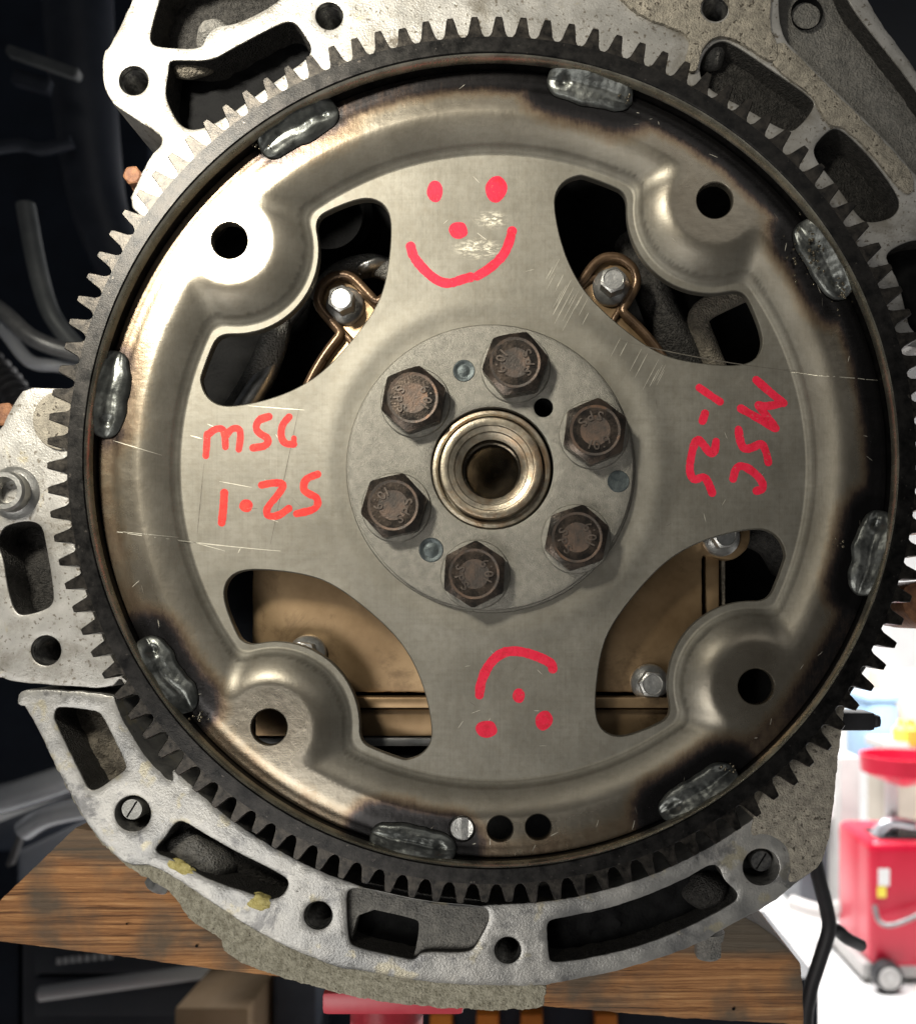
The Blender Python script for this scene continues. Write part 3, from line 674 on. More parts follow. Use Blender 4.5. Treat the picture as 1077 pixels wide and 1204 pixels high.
# denser near pad walls
f2 = gridpts(3.0); ds = sdf(f2); rf = np.hypot(*f2.T)
sel = np.zeros(len(f2), bool)
for h in hp: sel |= np.hypot(f2[:, 0]-h[0], f2[:, 1]-h[1]) < 125
sel &= (ds > -12) & (ds < 70) & (rf < 440)
selg = np.zeros(len(g), bool)
dg = sdf(g); rg = np.hypot(*g.T)
for h in hp: selg |= np.hypot(g[:, 0]-h[0], g[:, 1]-h[1]) < 125
selg &= (dg > -12) & (dg < 70) & (rg < 440)
g = np.vstack([g[~selg], f2[sel]])
ok = np.hypot(*g.T) < RO-BV-2
for l in ins[1:]:
    lo = l.min(0)-4; hi = l.max(0)+4
    cand = np.where(ok & (g[:, 0] > lo[0]) & (g[:, 0] < hi[0]) & (g[:, 1] > lo[1]) & (g[:, 1] < hi[1]))[0]
    if len(cand):
        bad = inside(g[cand], l) | near_loop(g[cand], [l], 2.0); ok[cand[bad]] = False
g = g[ok]
# crisp foot line of the wall: points along its level lines
tt = np.linspace(0, 2*PI, 1800, endpoint=False); dirs = np.stack([np.cos(tt), np.sin(tt)], 1)
cl = []
for lev in (-1.2, 0.0, 1.2, 2.4, 4.2):
    rr_ = np.full(len(tt), 384.0)
    for _ in range(60): rr_ -= 0.5*(sdf(dirs*rr_[:, None])-lev)
    q = dirs*rr_[:, None]; cl.append(resample(q, 2.6))
cl = np.vstack(cl)
okc = np.ones(len(cl), bool)
for l in ins[1:]: okc &= ~(inside(cl, l) | near_loop(cl, [l], 1.2))
cl = cl[okc]
g = np.vstack([g[(sdf(g) < -2.6) | (sdf(g) > 5.8)], cl])
pts, tri = cdt(ins, g)
hy = height(pts)
def grad(p):
    e = 0.4
    gx = (height(p+[e, 0])-height(p-[e, 0]))/(2*e*0.28); gy = (height(p+[0, e])-height(p-[0, e]))/(2*e*0.28)
    n = np.stack([gx, -np.ones(len(p)), -gy], 1)      # world normal of y = h(u, v), towards the camera
    return n/np.linalg.norm(n, axis=1)[:, None]
nrm = grad(pts)
verts = [W(a, b, y) for (a, b), y in zip(pts, hy)]
faces = []
for t in tri:
    a, b, c = pts[t]; ar = (b[0]-a[0])*(c[1]-a[1])-(c[0]-a[0])*(b[1]-a[1])
    faces.append(tuple(t) if ar > 0 else tuple(t[::-1]))       # u right, v down: keeps the normal at -Y
# check orientation once
f0 = faces[0]; nn = (verts[f0[1]]-verts[f0[0]]).cross(verts[f0[2]]-verts[f0[0]])
if nn.y > 0: faces = [f[::-1] for f in faces]
normals = [tuple(x) for x in nrm]
TH = 3.0
for l in floops:
    li = inset(l, BV); n = len(l); b0 = len(verts)
    ha = height(li); hb_ = height(l)
    tn = np.roll(l, -1, 0)-np.roll(l, 1, 0); tn /= np.hypot(*tn.T)[:, None]
    out = np.stack([tn[:, 1], -tn[:, 0]], 1)                   # away from the material
    for (q, yy, wy) in ((li, ha, -0.8), (l, hb_+BV*0.28, -0.35), (l, hb_+BV*0.28+0.2, 0.0), (l, hb_+TH, 0.0)):
        for (a, b), y2, o2 in zip(q, yy, out):
            verts.append(W(a, b, y2)); v3 = Vector((o2[0], 0, -o2[1])); v3 = (v3*math.sqrt(max(0, 1-wy*wy))+Vector((0, wy, 0))).normalized(); normals.append(tuple(v3))
    fl4 = []
    for rw_ in range(3):
        for i in range(n):
            j = (i+1) % n; fl4.append((b0+rw_*n+i, b0+rw_*n+j, b0+(rw_+1)*n+j, b0+(rw_+1)*n+i))
    f0 = fl4[2*n]; nn = (verts[f0[1]]-verts[f0[0]]).cross(verts[f0[2]]-verts[f0[0]])
    if nn.dot(Vector(normals[f0[0]])) < 0: fl4 = [f[::-1] for f in fl4]
    faces += fl4
# back
bp_, bt_ = cdt(floops, g[::7]); b0 = len(verts); hb_ = height(bp_)+TH
for (a, b), y2 in zip(bp_, hb_): verts.append(W(a, b, y2)); normals.append((0, 1, 0))
for t in bt_:
    a, b, c = bp_[t]; ar = (b[0]-a[0])*(c[1]-a[1])-(c[0]-a[0])*(b[1]-a[1])
    f = tuple(int(x)+b0 for x in t); f = f if ar < 0 else f[::-1]
    faces.append(f)
me = bpy.data.meshes.new('plate'); org = Vector((0, 0.004, 0))
me.from_pydata([v-org for v in verts], [], [tuple(int(i) for i in f) for f in faces]); me.update()
me.polygons.foreach_set('use_smooth', [True]*len(me.polygons))
nv = len(me.vertices)
# stains: heat marks round the welds, patina on the rim, scuffs
weld_px = [(345,140),(695,98),(972,302),(1025,650),(826,940),(485,994),(190,797),(124,462)]
weld_ang = []
for (x, y) in weld_px:
    u, v = U(x, y, -2); weld_ang.append(math.atan2(-v, u))
co = np.array([(v.x/S, -v.z/S) for v in verts])
ang = np.arctan2(-co[:, 1], co[:, 0]); rad = np.hypot(*co.T)
heat = np.zeros(nv); tint = np.zeros(nv)
hs = [0.55, 1.0, 1.0, 1.0, 1.0, 1.0, 0.85, 0.45]
for wa, st in zip(weld_ang, hs):
    da = np.abs((ang-wa+PI) % (2*PI)-PI)*452; dr = 455-rad
    q = np.sqrt((np.maximum(da-36, 0)/38)**2+(np.maximum(dr, 0)/33)**2)
    heat = np.maximum(heat, st*np.clip((1.75-q)/1.25, 0, 1))
    tint = np.maximum(tint, 0.42*np.exp(-((q-1.30)/0.25)**2)*min(1, st+0.35))
edge = np.clip((rad-426)/22, 0, 1)*1.0*(0.50+0.5*np.clip(np.sin(ang*1.0+0.9), -0.3, 1)); heat = np.maximum(heat, edge*0.8)
rim = np.clip((sdf(co)-4)/46, 0, 1)
sf = np.zeros(nv)
for (x, y, a, b) in ((578,258,17,8),(562,292,24,10)):
    u, v = U(x, y, YD); sf = np.maximum(sf, np.exp(-(((co[:, 0]-u)/a)**2+((co[:, 1]-v)/b)**2)**2))
for nm, arr in (('soot_mark', heat), ('tint', tint), ('rim', rim), ('scuff', sf)):
    at = me.attributes.new(nm, 'FLOAT', 'POINT'); at.data.foreach_set('value', arr.astype(np.float32))
me.normals_split_custom_set_from_vertices(normals)
me.materials.append(M['plate'])
plate = bpy.data.objects.new('plate', me); put(plate, org, fx)

# ring gear with single teeth
YR0, YR1 = -7.0, 4.0
RI, RR, RT, NT = 464.2, 488.0, 511.0, 114
ring = lathe('ring_gear', [(RI+6.0, YR0), (RR-1, YR0), (RR, YR0+0.3), (RR, YR1), (RI, YR1), (RI, YR0+3.2), (RI+1.6, YR0+1.6), (RI+3.6, YR0+0.6)], (0, 0), 'ring', fx, 456, closed=True, sharp=25)
tag(ring, 'dark toothed steel ring')
tag(lathe('inner_chamfer', [(RI+4.2, YR0+0.25), (RI+3.2, YR0+0.55), (RI+1.4, YR0+1.5), (RI-0.2, YR0+3.1), (RI-0.2, YR0+3.6)], (0, 0), 'bareface', ring, 456), 'bare bright chamfer on the inside of the ring')
def tooth_mesh():
    p = 2*PI*RT/NT
    prof = [(-p*0.50, RR-2), (-p*0.375, RR+1.0), (-p*0.30, RR+4), (-p*0.155, RT-2.5), (-p*0.115, RT), (p*0.115, RT), (p*0.155, RT-2.5), (p*0.30, RR+4), (p*0.375, RR+1.0), (p*0.50, RR-2)]
    bm = bmesh.new(); rows = []
    for yy, ins_ in ((YR0+0.02, 0.8), (YR0+0.35, 0.0), (YR1, 0.0)):
        row = []
        for (a, r) in prof:
            a2 = a-math.copysign(min(abs(a)*0.5, ins_), a); r2 = r-(ins_ if r > RR+5 else 0)
            th = a2/RT
            row.append(bm.verts.new(Vector(((r2*math.sin(th))*S, yy*1e-3, (r2*math.cos(th)-RR)*S))))
        rows.append(row)
    for a, b in zip(rows[:-1], rows[1:]):
        for i in range(len(prof)-1): bm.faces.new((a[i], a[i+1], b[i+1], b[i]))
    bm.faces.new(rows[0]); bm.faces.new(rows[-1])
    bmesh.ops.recalc_face_normals(bm, faces=bm.faces)
    me = bpy.data.meshes.new('tooth'); bm.to_mesh(me); bm.free()
    me.materials.append(M['tooth']); return me
tm = tooth_mesh(); tm2 = tm.copy()
for v in tm2.vertices:     # a few blunted teeth
    if v.co.z > (RT-RR-6)*S: v.co.z -= 3.0*S; v.co.x *= 1.12
# phase: one tooth tip sits at picture (586, 19.5)
u0, v0 = U(586.5, 19.5, YR0); ph0 = math.atan2(u0, -v0)
rl = WL[ring.name]
for i in range(NT):
    t = ph0+2*PI*i/NT
    o = bpy.data.objects.new('tooth', tm2 if random.random() < 0.12 else tm); COL.objects.link(o); o.parent = ring
    o.location = Vector((RR*S*math.sin(t), 0, RR*S*math.cos(t)))-rl
    o.rotation_euler = (0, t, 0)

# weld beads
def weld(a, ln, wd, kind, seed):
    bm = bmesh.new(); n, mm = 60, 22; rows = []
    for i in range(n+1):
        s = -1+2*i/n; row = []
        env = max(0.0, 1-abs(s)**3.2)**0.5
        for j in range(mm+1):
            q = -1+2*j/mm
            edge = 1+0.10*noise.noise((s*3+seed, q, 2))
            r = 456+q*wd*env*edge+4*noise.noise((s*1.5+seed, 1, 0))
            th = a+s*ln/456
            base = -0.3-(5.3*np.clip((q+0.1)/1.1, 0, 1))*1.0*env
            bul = 2.2*math.sqrt(max(0.0, 1-q*q))*env**1.2
            rip = 0.035*math.sin((s*11-q*q*2.6*(1 if kind else -1))*PI+seed)*(1-q*q)*env
            lp = (0.35*noise.noise((s*1.6+seed, q*4.5, 5))+0.10*noise.noise((s*7+seed, q*5, 8)))*(1-q*q)*env
            crat = 1.3*math.exp(-(((s-(0.62 if kind else -0.62))/0.10)**2+((q+0.05)/0.28)**2))
            row.append(bm.verts.new(W(r*math.cos(th), -r*math.sin(th), base-bul+rip+lp+crat)))
        rows.append(row)
    for r0, r1 in zip(rows[:-1], rows[1:]):
        for j in range(mm): bm.faces.new((r0[j], r0[j+1], r1[j+1], r1[j]))
    o = from_bm('weld_bead', bm, 'weld', fx, 60, merge=1e-8)
    return o
for i, wa in enumerate(weld_ang): weld(wa, 52, 21, i % 2, i*3.1)

# stud in the third small hole, rivet print
c = U(543, 975, 0); lathe('locating_pin', [(15.0, 3), (14.5, 1.0), (13, 0.5), (0.4, 0.7)], c, 'silver', fx, 40)
rbox('pin_slot', W(c[0]-1, c[1]+13, 0.3), W(c[0]+7, c[1]-13, 0.65), 'thread', fx, 0)

# red marker strokes
def stroke_mesh(bm, pts, wd, y=None, smooth=3, closed_blob=None, ysurf=None):
    p = np.array([U(a, b, YD) for a, b in pts]); p = chaikin(p, smooth, closed=False) if len(p) > 2 else p
    p = resample(p, 1.6, closed=False); wd = wd*k_(YD)
    t = np.gradient(p, axis=0); t /= np.hypot(*t.T)[:, None]; nrm2 = np.stack([-t[:, 1], t[:, 0]], 1)
    ww = np.array([1+0.14*noise.noise((i*0.12, wd, p[0][0]))+0.10*noise.noise((i*0.6, wd, p[0][1])) for i in range(len(p))])
    n = len(p)
    def add(cn, rad, lift):      # round caps
        pp = circle(cn, rad, 20); hh = height(pp); h0 = height(np.array([cn]))[0]
        ctr = bm.verts.new(W(cn[0], cn[1], h0-lift)); rv = [bm.verts.new(W(a, b, h-lift)) for (a, b), h in zip(pp, hh)]
        for i in range(20): bm.faces.new((ctr, rv[i], rv[(i+1) % 20]))
    L_ = p+nrm2*(wd/2*ww)[:, None]; R_ = p-nrm2*(wd/2*ww)[:, None]
    lv = [bm.verts.new(W(a, b, h-0.03-0.00008*i)) for i, ((a, b), h) in enumerate(zip(L_, height(L_)))]
    rv = [bm.verts.new(W(a, b, h-0.03-0.00008*i)) for i, ((a, b), h) in enumerate(zip(R_, height(R_)))]
    for i in range(n-1): bm.faces.new((lv[i], lv[i+1], rv[i+1], rv[i]))
    add(p[0], wd/2*ww[0], 0.028); add(p[-1], wd/2*ww[-1], 0.050)
def blob(bm, px, py, rx, ry, rot=0.0, seed=0):
    c = U(px, py, YD); n = 32
    ctr = bm.verts.new(W(c[0], c[1], height(np.array([c]))[0]-0.035)); rv = []
    for i in range(n):
        t = 2*PI*i/n; q = 1+0.10*noise.noise((math.cos(t)*1.2+seed, math.sin(t)*1.2, 0)); x = rx*math.cos(t)*q; z = ry*math.sin(t)*q
        pt = (c[0]+x*math.cos(rot)-z*math.sin(rot), c[1]+x*math.sin(rot)+z*math.cos(rot))
        rv.append(bm.verts.new(W(pt[0], pt[1], height(np.array([pt]))[0]-0.03)))
    for i in range(n): bm.faces.new((ctr, rv[i], rv[(i+1) % n]))
def cr(o, s, pts): return [(o[0]+x/s, o[1]+y/s) for x, y in pts]
def marks(name, lab, m, strokes, blobs=()):
    bm = bmesh.new()
    for pts, wd in strokes: stroke_mesh(bm, pts, wd)
    for i, b in enumerate(blobs): blob(bm, *b, seed=i*2.3)
    o = from_bm(name, bm, m, fx, 60); tag(o, lab); return o
A = ((460,190), 6.335)
marks('marker_face', 'red marker smiling face', 'red', [(cr(*A, [(145,630),(165,710),(255,815),(340,885),(430,912),(540,872),(590,860)]), 11.2),(cr(*A, [(640,852),(740,790),(835,700),(880,600),(900,515)]), 11.2)],
      [(511.5,224.5,9.6,12.8),(583,222,13,16,0.15),(539,270.5,11,10.5)])
A = ((520,740), 6.335)
marks('marker_face', 'red marker face written upside down', 'red', [(cr(*A, [(277,490),(285,400),(340,270),(430,180),(530,158),(640,178),(740,215),(815,255),(823,295)]), 11.3)],
      [(610,818,7.5,8.6),(639.2,847.3,10.3,12,0.3),(572,857.6,12.6,10.6)])
A = ((220,460), 5.983)
marks('marker_writing', 'orange-red handwriting MSC 1-25', 'redorange', [
    (cr(*A, [(132,455),(138,380),(142,300)]), 8.0), (cr(*A, [(140,310),(200,262),(255,262),(268,320),(270,392)]), 8.2), (cr(*A, [(272,320),(310,262),(370,258),(378,320),(364,408)]), 7.6),
    (cr(*A, [(575,178),(500,200),(480,265),(520,305),(575,330),(560,385),(465,398)]), 8.8),
    (cr(*A, [(718,180),(668,235),(658,320),(690,372),(750,372)]), 8.4), (cr(*A, [(750,372),(752,330)]), 7),
    (cr(*A, [(262,715),(256,820),(244,925)]), 9.6),
    (cr(*A, [(525,660),(610,642),(690,650),(640,730),(560,820),(560,880),(640,880),(715,825)]), 8.8),
    (cr(*A, [(920,585),(830,615),(815,690),(850,720),(925,750),(915,830),(770,862)]), 8.8)],
    [(289.5,594.5,8.2,7.6)])
A = ((780,420), 5.983)
marks('marker_writing', 'red handwriting MSC 1-25 written sideways', 'red', [
    (cr(*A, [(652,158),(750,245),(845,322)]), 9.6), (cr(*A, [(845,322),(740,345),(670,338)]), 9.6), (cr(*A, [(670,338),(740,430),(790,500)]), 9.2), (cr(*A, [(785,500),(660,425),(545,360)]), 9.6),
    (cr(*A, [(252,213),(330,268),(398,312)]), 9.4), (cr(*A, [(275,448),(292,395)]), 9.8),
    (cr(*A, [(528,508),(540,600),(570,650),(630,635),(690,600),(722,660),(738,740)]), 9.2),
    (cr(*A, [(490,855),(510,775),(560,760),(640,810),(700,880),(700,930),(655,940)]), 9.6),
    (cr(*A, [(370,592),(360,670),(330,682),(285,620),(245,570),(215,610),(190,720),(182,810),(215,872),(285,832),(320,890),(343,955)]), 9.6)])
# scratches
bm = bmesh.new(); bm2 = bmesh.new()
def scratch(b, p0, p1, wd=0.7, bend=0.0):
    n = 14; row = []
    for i in range(n+1):
        t = i/n; x = p0[0]+(p1[0]-p0[0])*t; y = p0[1]+(p1[1]-p0[1])*t+bend*4*t*(1-t)
        for yy in (0, 1, 2, 3): 
            u, v = U(x, y, 8*0.5)
        h = height(np.array([[u, v]]))[0]; u, v = U(x, y, h); h = height(np.array([[u, v]]))[0]
        dx, dy = p1[0]-p0[0], p1[1]-p0[1]; q = math.hypot(dx, dy); nx, ny = -dy/q, dx/q
        w2 = wd*0.5*math.sin(PI*min(max(t, 0.04), 0.96))**0.5*(1+0.5*noise.noise((x*0.3, y*0.3, 1)))
        row.append((b.verts.new(W(u+nx*w2, v+ny*w2, h-0.02)), b.verts.new(W(u-nx*w2, v-ny*w2, h-0.02))))
    for a, c in zip(row[:-1], row[1:]): b.faces.new((a[0], a[1], c[1], c[0]))
scratch(bm, (122,623),(330,648),1.3,2); scratch(bm, (140,625),(212,632),0.8); scratch(bm, (222,636),(265,648),0.8); scratch(bm, (292,477),(358,482),0.9)
scratch(bm, (258,566),(296,573),0.8); scratch(bm, (224,512),(238,516),1.2); scratch(bm, (133,518),(190,535),0.9); scratch(bm, (930,438),(1032,447),0.9)
scratch(bm2, (352,478),(318,640),1.2,0); scratch(bm2, (240,545),(232,628),1.2); scratch(bm2, (730,400),(935,436),1.1,4)
for i in range(80):
    x = 640+random.uniform(0, 140); y = 315+ (x-640)*0.72+random.uniform(-10, 40); l = random.uniform(14, 50)
    tst = np.array([U(x+l*0.5*q, y+l*(0.55-0.95*q), YD) for q in (0, 0.25, 0.5, 0.75, 1)])
    if inside(tst, wins[0]).any() or near_loop(tst, [wins[0]], 3).any(): continue
    scratch(bm, (x, y+l*0.55), (x+l*0.5, y-l*0.4), random.uniform(0.4, 0.85))
for i in range(60):
    a = random.uniform(0, 2*PI); r = random.uniform(210, 355)
    u, v = r*math.cos(a), r*math.sin(a)
    if any(inside(np.array([[u, v]]), w_)[0] or near_loop(np.array([[u, v]]), [w_], 22)[0] for w_ in wins): continue
    x, y = toPx(u, v, YD); d = random.uniform(0, PI); l = random.uniform(4, 14)
    scratch(bm if random.random() < 0.7 else bm2, (x, y), (x+l*math.cos(d), y+l*math.sin(d)), random.uniform(0.35, 0.8))
for i in range(50):
    a = random.uniform(0, 2*PI); r = random.uniform(432, 452); u, v = r*math.cos(a), r*math.sin(a)
    x, y = toPx(u, v, 0); d = random.uniform(0, PI); l = random.uniform(4, 12)
    if all(math.hypot(u-h[0], v-h[1]) > 40 for h in hp): scratch(bm if random.random() < 0.5 else bm2, (x, y), (x+l*math.cos(d), y+l*math.sin(d)), random.uniform(0.35, 0.8))
tag(from_bm('scratches', bm, 'scratch', fx), kind='stuff'); tag(from_bm('dark_scratches', bm2, 'darkscratch', fx), kind='stuff')
# oil drops and spatter round the welds
bm = bmesh.new()
def drop(px, py, y, r):
    c = P(px, py, y); m4 = bmesh.ops.create_icosphere(bm, subdivisions=2, radius=r*S)['verts']
    for v in m4: v.co = Vector((v.co.x*random.uniform(0.9, 1.1)+c.x, v.co.y*0.6+c.y, v.co.z+c.z))
for i in range(75):
    x = random.gauss(952, 12); y = random.gauss(288, 18); drop(x, y, -1.2 if x < 950 else -3.5, random.uniform(0.7, 2.0))
for i in range(24): drop(random.gauss(993, 5), random.gauss(338, 14), -7.2, random.uniform(0.7, 1.8))
for (x0, y0) in ((303,166),(858,905),(738,112),(185,800),(440,1000),(985,640),(230,845)):
    for i in range(9): drop(random.gauss(x0, 6), random.gauss(y0, 5), -2.5, random.uniform(0.7, 1.9))
tag(from_bm('oil_drops', bm, 'oil', fx, 60), kind='stuff')

# ================================================================= hub: retaining plate, pins, bolts, crankshaft end
YH = 3.6
hubt = empty('retaining_plate', P(577, 549.5, YH), 'round matt grey plate clamped under six brown bolts at the centre', 'plate')
hc = U(576.5, 549.5, YH); kh = k_(YH)
small = [(639,479,11)]
pinsp = [(545.4,435.8,13),(507,646.7,14.5),(729,565.5,13.5)]
hh = [circle(U(578.5, 550.5, YH), 72*kh, 100), circle(U(639, 479, YH), 11*kh, 32)]
slab('disc', circle(hc, 168*kh, 200), hh, YH, YD+0.2, 'hub', hubt, 1.6, relief=0.02, grid=10)
lathe('edge_groove', [(172*kh, YD-0.05), (170.5*kh, YD-0.6), (168.2*kh, YD-0.6), (168.2*kh, YD)], hc, 'hub', hubt, 160)
lathe('drilled_hole', [(11*kh, YH+0.2), (10.4*kh, YH+1), (10.4*kh, YH+9), (0.4, YH+11)], U(639, 479, YH), 'black', hubt, 32)
for (x, y, r) in pinsp[:2]:
    lathe('pin', [(r*kh, YH-0.06), (r*kh-0.6, YH-0.22), (r*kh-3.2, YH-0.2), (r*kh-4.2, YH-0.04), (r*kh-7, YH-0.05), (r*kh-8, YH-0.2), (0.3, YH-0.14)], U(x, y, YH), 'pin', hubt, 40)
lathe('pin', [(13*kh, YH-0.06), (12.4*kh, YH-0.2), (7, YH-0.07), (0.3, YH-0.05)], U(727, 566, YH), 'pin', hubt, 40)

cr_ = empty('crankshaft_end', P(578, 550, 6), 'rusty golden steel shaft end with a dark bored hole in the centre', 'shaft')
c0 = U(577.5, 551.5, 3.0)
lathe('pilot_ring', [(71, 12), (71, 4.2), (69.5, 3.4), (66, 3.2), (63.5, 3.6), (62.5, 6.5), (60.5, 6.5), (60.5, 1.6), (59, 0.6), (54, 0.25), (51, 0.5), (50, 1.0), (44, 1.5), (43, 2.2), (38, 2.8), (35.2, 3.4)], c0, 'crank', cr_, 120, wob=0.002)
lathe('bore', [(35.3, 3.3), (34.5, 5), (34.5, 8), (32.5, 8.3), (32.5, 11), (30, 13), (16, 17.5), (6, 20.5), (0.4, 22.0)], c0, 'crankdark', cr_, 96)

text_cache = {}
def char_mesh(ch):
    if ch not in text_cache:
        cu = bpy.data.curves.new('glyph', 'FONT'); cu.body = ch; cu.size = 1.0; cu.align_x = 'CENTER'; cu.align_y = 'CENTER'; cu.extrude = 0.05; cu.resolution_u = 3; cu.offset = 0.012
        o = bpy.data.objects.new('glyph', cu); COL.objects.link(o); dg_ = bpy.context.evaluated_depsgraph_get()
        me = bpy.data.meshes.new_from_object(o.evaluated_get(dg_)); bpy.data.objects.remove(o)
        text_cache[ch] = ([v.co.copy() for v in me.vertices], [tuple(p.vertices) for p in me.polygons])
    return text_cache[ch]
bolts = [((598,430),(606,433),0.35,180,'top'),((484,468),(488.5,473.6),0.18,5,'upper left'),((462,592),(466,597),0.30,155,'left, below the middle'),((554,667),(559,676),0.05,15,'bottom'),((672,626),(677,634),0.20,15,'lower right'),((697,506),(698,511),0.12,-70,'right')]
bl = ['brown hex bolt, topmost of the six at the centre', 'brown hex bolt, upper left of the six at the centre', 'brown hex bolt, leftmost of the six at the centre',
      'brown hex bolt, lowest of the six at the centre', 'brown hex bolt, lower right of the six at the centre', 'brown hex bolt, rightmost of the six at the centre']
for (tp, bs, rot, ta, nm), lb in zip(bolts, bl):
    t = empty('crank_bolt', P(*bs, YH), lb, 'bolt', 'six brown bolts at the centre')
    c = U(*bs, YH); yt = YH-7.2
    lathe('flange', [(41*kh, YH-0.02), (41*kh, YH-0.5), (40*kh, YH-0.8), (36*kh, YH-1.0), (30, YH-1.2), (29, YH)], c, 'hub', t, 64)
    hd = hexhead('head', c, YH-0.9, yt, 69, 30.0, 'bolt', t, rot, dish=0.0)
    lathe('face_disc', [(29.6, yt-0.01), (29.2, yt-0.10), (28, yt-0.06), (26, yt+0.02), (0.3, yt-0.04)], c, 'boltface', t, 48)
    bm = bmesh.new()
    def letter(ch, a, r, size):
        vs, fs = char_mesh(ch); a = math.radians(a)
        x0, y0 = r*math.cos(a), r*math.sin(a); ro = a+PI/2
        nvv = []
        for v in vs:
            x = v.x*size; y = v.y*size
            X = x0+x*math.cos(ro)-y*math.sin(ro); Y = y0+x*math.sin(ro)+y*math.cos(ro)
            nvv.append(bm.verts.new(W(c[0]+X, c[1]-Y, yt-0.05-(0.34 if v.z > 0 else -0.1))))
        for f in fs:
            try: bm.faces.new([nvv[i] for i in f])
            except ValueError: pass
    for ch, off in zip('SPS', (-38, 0, 38)): letter(ch, ta+180+off, 18, 15.5)
    for ch, off in zip('10.9', (-40, -15, 8, 31)): letter(ch, ta+off, 18, 15.5)
    tag(from_bm('lettering', bm, 'boltletter', t, 30), 'raised letters SPS and 10.9')
#__OBJECTS__
# ================================================================= support: wood block and red stand
YW = 52.0
wd_px = [(88,974),(300,1004),(600,1040),(878,1080),(894,1089),(915,1105),(935,1126),(941,1133),(944,1156),(945,1206),(800,1198),(640,1184),(420,1160),(230,1138),(155,1127),(0,1108),(-14,1106),(-14,1068),(0,1059)]
wo = pxloop(wd_px, YW, 0, 4, 0.8, 40)
wood = slab('wood_block', wo, [], YW, 170, 'wood', None, 1.8, relief=0.5, grid=7, rs=0.05)
tag(wood, 'weathered brown wooden beam under the engine casting', 'wood beam')
wm = wood.data; gr = np.zeros(len(wm.vertices)); wc = WL['wood_block']
for i, v in enumerate(wm.vertices):
    q = v.co+wc; px, py = toPx(q.x/S, -q.z/S, YW)
    edge_top = 974+(px-88)*0.134
    g1 = np.clip(1-(py-edge_top-30)/14, 0, 1); g2 = np.clip((px-700)/150, 0, 1)*np.clip(1-(py-1118)/14, 0, 1)
    g1 = g1 if px < 420 else 0
    gr[i] = max(0.8*g1, 0.95*g2)
wm.attributes.new('grime', 'FLOAT', 'POINT').data.foreach_set('value', gr.astype(np.float32))
for (x, y, r) in ((150,1086,1.2),(232,1112,1.6),(862,1186,1.7)): lathe('nail_hole', [(r*1.3, YW-0.75), (r, YW-0.6), (0.2, YW-0.55)], U(x, y, YW), 'black', wood, 14)
st = empty('support_stand', P(460, 1190, 60), 'red painted steel stand head under the rough casting lip', 'stand')
pbox('top_plate', 378, 1168, 545, 1195, 30, 140, 'standred', st, 0.002)
lathe_top = P(455, 1196, 60)
tube('column', [P(455, 1194, 65), P(455, 1400, 65), (P(455,1400,65).x, 0.065, FZ)], 0.0145, 'standred', st, 24)
rbox('base', (P(455,1200,65).x-0.25, -0.2, FZ), (P(455,1200,65).x+0.25, 0.35, FZ+0.05), 'standred', st, 0.01)

# ================================================================= things around, out of focus
# rusty bolts at the block edge
for (x, y, r, Y, lb) in ((158,208,10,22,'small rusty bolt head at the upper left edge of the casting'), (8,488,13,24,'orange rusty bolt head at the left edge of the side flange')):
    t = empty('rusty_bolt', P(x, y, Y), lb, 'bolt', 'rusty bolts at the block edge')
    hexhead('head', U(x, y, Y), Y+8, Y-2, r*2.1, r*0.9, 'rust', t, 0.4)
    lathe('flange', [(r*1.3, Y+10), (r*1.3, Y+6), (r*1.1, Y+5), (r*0.8, Y+5)], U(x, y, Y), 'rust', t, 32)
# black connector nub at the right
t = empty('connector', P(1020, 850, 30), 'small black plastic plug poking out beyond the toothed ring at the right', 'connector')
pbox('plug', 985, 838, 1030, 860, 30, 12, 'rubber', t, 0.0015); pbox('cap', 1026, 841, 1038, 857, 31, 9, 'rubber', t, 0.002)
# red-brown bracket at the right edge
br = slab('bracket', pxloop([(1058,690),(1090,680),(1120,700),(1120,742),(1085,738),(1064,724)], 24, 2, 4, 1), [], 24, 60, 'rust', None, 1.5)
tag(br, 'dark red-brown bracket edge behind the ring teeth at the right border', 'bracket')
# black hose
h1 = tube('cable', [P(952,985,200), P(962,1030,205), P(972,1070,210), P(974,1095,212), P(962,1135,214), P(952,1170,216), P(946,1230,218), P(944,1500,220)], 0.0041, 'rubber', None, 16)
h2c = tube('branch', [P(974,1094,212), P(984,1094,216), P(996,1104,222), P(1012,1112,235)], 0.0036, 'rubber', h1, 14)
tag(h1, 'black cable hanging down past the right end of the wood beam', 'cable')
# red waste-oil cart
Yc = 3800
ct = empty('oil_cart', P(1065, 1170, Yc), 'bright red wheeled tank with a round dish on top, at the right edge', 'cart')
a = P(1024, 1140, Yc); b = P(1130, 990, Yc)
rbox('tank', (a.x, Yc*1e-3, a.z), (b.x, Yc*1e-3+0.45, b.z), 'cartred', ct, 0.05, 4)
rbox('frame', (a.x-0.03, Yc*1e-3+0.02, a.z-0.05), (b.x, Yc*1e-3+0.5, a.z+0.02), 'lightgrey', ct, 0.01)
pbox('side_tank', 1009, 985, 1019, 1118, Yc+150, 250, 'cartred', ct, 0.015); pbox('top_well', 1034, 986, 1100, 992, Yc+40, 200, 'rubber', ct, 0.004)
tube('mast', [P(1048,985,Yc+150), P(1048,905,Yc+150)], 0.03, 'white', ct)
tube('valve', [P(1030,985,Yc+100), P(1045,968,Yc+100), P(1075,972,Yc+100)], 0.03, 'chrome', ct)
q = P(1062, 900, Yc+150)
